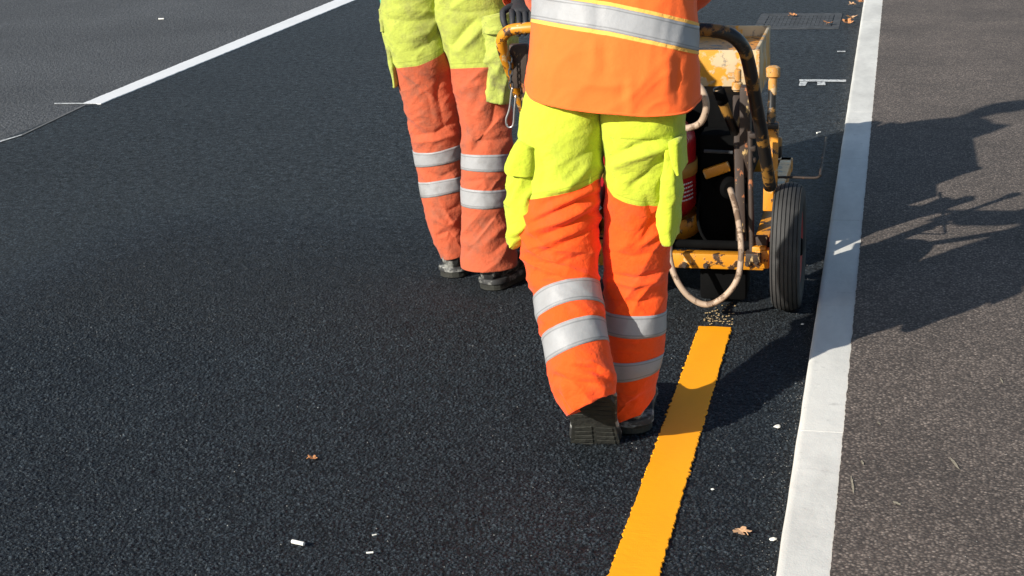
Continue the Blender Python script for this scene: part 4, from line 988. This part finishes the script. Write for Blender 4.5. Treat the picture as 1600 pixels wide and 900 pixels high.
for i in range(4):
    (x1, y1), (x2, y2) = d_[i], d_[(i+1) % 4]; s2 = .94
    mb.add(on_cyl([(ca+x1*k, cz+y1*.001), (ca+x2*k, cz+y2*.001), (ca+x2*s2*k, cz+y2*s2*.001), (ca+x1*s2*k, cz+y1*s2*.001)], .002), [(0, 1, 2, 3)])
fl = [(0, -8), (5, -7), (7, -2), (5, 4), (2, 8), (1, 15), (-2, 8), (-5, 3), (-7, -2), (-5, -7)]
mb.add(on_cyl([(ca+x*k, cz+(y-2)*.001) for x, y in fl], .002), [tuple(range(10))]); mb.build('flame_sign', M['white'], GC, smooth=False)

# ------------------------------------------------------------------ chain and hook on the handlebar
CH = empty('hook_chain', A(796, 100, 4.33), 'short steel chain with a long snap hook hanging from the bracket', 'chain')
def link(c, tall, wide, r, ang, name='link'):
    pts = []; n = 20; c = np.array(c)
    for i in range(n):
        a = 2*math.pi*i/n; x = wide*math.copysign(abs(math.cos(a))**.8, math.cos(a)); z = tall*math.copysign(abs(math.sin(a))**.8, math.sin(a))
        pts.append((c[0]+x*math.cos(ang), c[1]+x*math.sin(ang), c[2]+z))
    V, F = tube_grid(pts, r, 8, closed=True); return obj(name, V, F, M['steel'] if name == 'hook' else M['iron'], CH)
for i, v in enumerate((93, 103, 113, 123, 133)): link(A(797+.4*i, v, 4.32), .0115, .0055, .0022, R(90) if i % 2 else R(15))
hk = [A(801, 137, 4.32), A(799, 145, 4.32), A(796, 170, 4.32), A(791, 186, 4.32), A(792, 196, 4.32), A(797, 199, 4.32), A(802, 194, 4.32), A(804, 170, 4.32), A(806, 148, 4.32)]
tubeo('hook', hk, .0032, M['steel'], CH, 5, 10)

# ------------------------------------------------------------------ drain and small litter
D0, D1, D2, D3 = atZ(1176, 46, 0), atZ(1310, 47, 0), atZ(1345, 23, 0), atZ(1188, 22, 0)
DR = empty('drain_grate', tuple((D0+D2)/2), 'dusty rectangular drain grate in the asphalt beside the kerb', 'drain')
cx = (D0[0]+D1[0])/2+.02; wy0, wy1 = D0[1], D3[1]; x0, x1 = D0[0], D1[0]
mb = MB()
for a, b, c, d in ((x0, x1, wy0, wy0+.09), (x0, x1, wy1-.09, wy1), (x0, x0+.06, wy0+.09, wy1-.09), (x1-.05, x1, wy0+.09, wy1-.09)):
    mb.box(((a+b)/2, (c+d)/2, .002), (b-a, d-c, .004))
mb.build('surround', M['drainstone'], DR, smooth=False)
mb = MB(); n = 16
for i in range(n):
    xx = x0+.08+(x1-x0-.15)*i/(n-1); mb.box((xx, (wy0+wy1)/2, .002), (.026, wy1-wy0-.19, .003))
for i in range(5): mb.box(((x0+x1)/2, wy0+.12+(wy1-wy0-.24)*i/4, .0022), (x1-x0-.12, .035, .0035))
mb.build('grate_bars', M['iron'], DR, smooth=False)

def leaf(px, size, rot, mat, label, group=None, z0=.004, curl=.25, lobes=5, zg=0.0):
    c = atZ(px[0], px[1], zg); c[2] = zg+z0; V = [Vector((0, 0, 0))]; n = 60
    for i in range(n):
        a = 2*math.pi*i/n; lob = abs(math.cos(lobes*a/2))**.7; r_ = size*(.42+.58*lob)*(1-.25*math.cos(a))*random.uniform(.93, 1.05)
        if abs(a-math.pi) < .3: r_ *= .5
        V.append(Vector((r_*math.cos(a), r_*math.sin(a), 0)))
    ct = Matrix.Rotation(rot, 3, 'Z')
    out = []
    for v in V:
        z = curl*size*((v.x/size)**2*.5+(abs(v.y)/size)**1.5*.7)*(1 if v.y > 0 else .6)+.004*noise.noise(v*60+Vector((px[0], 0, 0)))
        q = ct @ v; out.append((c[0]+q.x, c[1]+q.y, c[2]+max(z, 0)))
    F = [(0, 1+i, 1+(i+1) % n) for i in range(n)]
    o = obj('fallen_leaf', out, F, mat, smooth=False, origin=c)
    s0 = ct @ Vector((-size*.45, 0, 0)); s1 = ct @ Vector((-size*1.25, size*.12, 0))
    V, F = tube_grid([(c[0]+s0.x, c[1]+s0.y, c[2]+.002), (c[0]+(s0.x+s1.x)/2, c[1]+(s0.y+s1.y)/2, c[2]+.006), (c[0]+s1.x, c[1]+s1.y, c[2]+.001)], .0009, 6); obj('stalk', V, F, mat, o)
    return tag(o, label, 'leaf', group)
leaf((1157, 832), .022, R(140), M['leafp'], 'pale orange lobed leaf lying between the yellow stripe and the kerb')
leaf((490, 719), .014, R(20), M['leafo'], 'tiny crumpled brown leaf alone on the black asphalt at left', curl=.7)
GL = 'dry leaves blown against the kerb near the drain'
for k, (px, s_, r_, m_, lb) in enumerate((((1240, 27), .045, 10, 'leafo', 'flat brown leaf on the near-left middle of the drain grate'), ((1294, 40), .05, 80, 'leafo', 'curled orange leaf on the drain grate, left of the leaf heap'),
    ((1322, 38), .06, 200, 'leafo', 'broad orange leaf at the bottom of the heap on the drain corner'), ((1329, 33), .055, 120, 'leafp', 'pale leaf at the upper right of the heap on the drain corner'), ((1326, 43), .05, 300, 'leafo', 'small orange leaf on the nearest edge of the heap by the kerb'),
    ((1333, 14), .045, 30, 'leafp', 'small pale leaf beyond the drain, left of a larger one'), ((1346, 11), .06, 250, 'leafo', 'large orange leaf against the kerb beyond the drain'), ((1343, 6), .045, 150, 'leafo', 'farthest orange leaf against the kerb at the top'))):
    leaf(px, s_*.72, R(r_), M[m_], lb, GL, z0=.012+.004*k, curl=.8, lobes=5+k % 2)
def butt(px, ln, r, rot, label, cat='litter', name='cigarette_butt'):
    c = atZ(*px); d = Vector((math.cos(rot), math.sin(rot), 0))*ln/2; a = Vector((c[0], c[1], r+.002))
    mb = MB(); mb.tube([a-d, a-d*.96, a-d*.3, a+d*.4, a+d*.97, a+d], [r*.7, r, r*1.02, r*.95, r, r*.75], 12); return tag(mb.build(name, M['butt']), label, cat)
butt((466, 852), .034, .0048, R(-14), 'white cigarette-like stub lying on the asphalt at the bottom left')
butt((578, 866), .016, .0022, R(20), 'thin short white scrap right of the white stub', name='paper_scrap')
butt((585, 838), .010, .0018, R(35), 'smallest white scrap, above the thin short one', name='paper_scrap')
butt((1279, 209), .026, .004, R(50), 'white scrap on the asphalt near the tip of the guide rod', name='paper_scrap')
butt((252, 31), .045, .006, R(10), 'white scrap on the old asphalt left of the white line', name='paper_scrap')
def chip(px, s, label, zg=0):
    c = atZ(px[0], px[1], zg); n = 9; V = [(c[0], c[1], zg+s*.35)]
    for ring, (k, z) in enumerate(((.55, .30), (1.0, .0))):
        for i in range(n):
            a = 2*math.pi*i/n; rr = s*k*random.uniform(.7, 1.15); V.append((c[0]+rr*math.cos(a), c[1]+rr*math.sin(a), zg+s*z+.001))
    F = [(0, 1+i, 1+(i+1) % n) for i in range(n)]+[(1+i, 1+n+i, 1+n+(i+1) % n, 1+(i+1) % n) for i in range(n)]
    return tag(obj('paint_chip', V, F, M['butt'], smooth=False), label, 'paint chip')
chip((1215, 667), .011, 'larger pale paint chip on the asphalt between stripe and kerb')
chip((1208, 843), .009, 'pale chip touching the kerb foot at the bottom')
chip((1113, 765), .005, 'tiny white chip close to the right edge of the yellow stripe')
chip((1254, 507), .006, 'small white chip on the asphalt behind the right wheel, by the kerb')
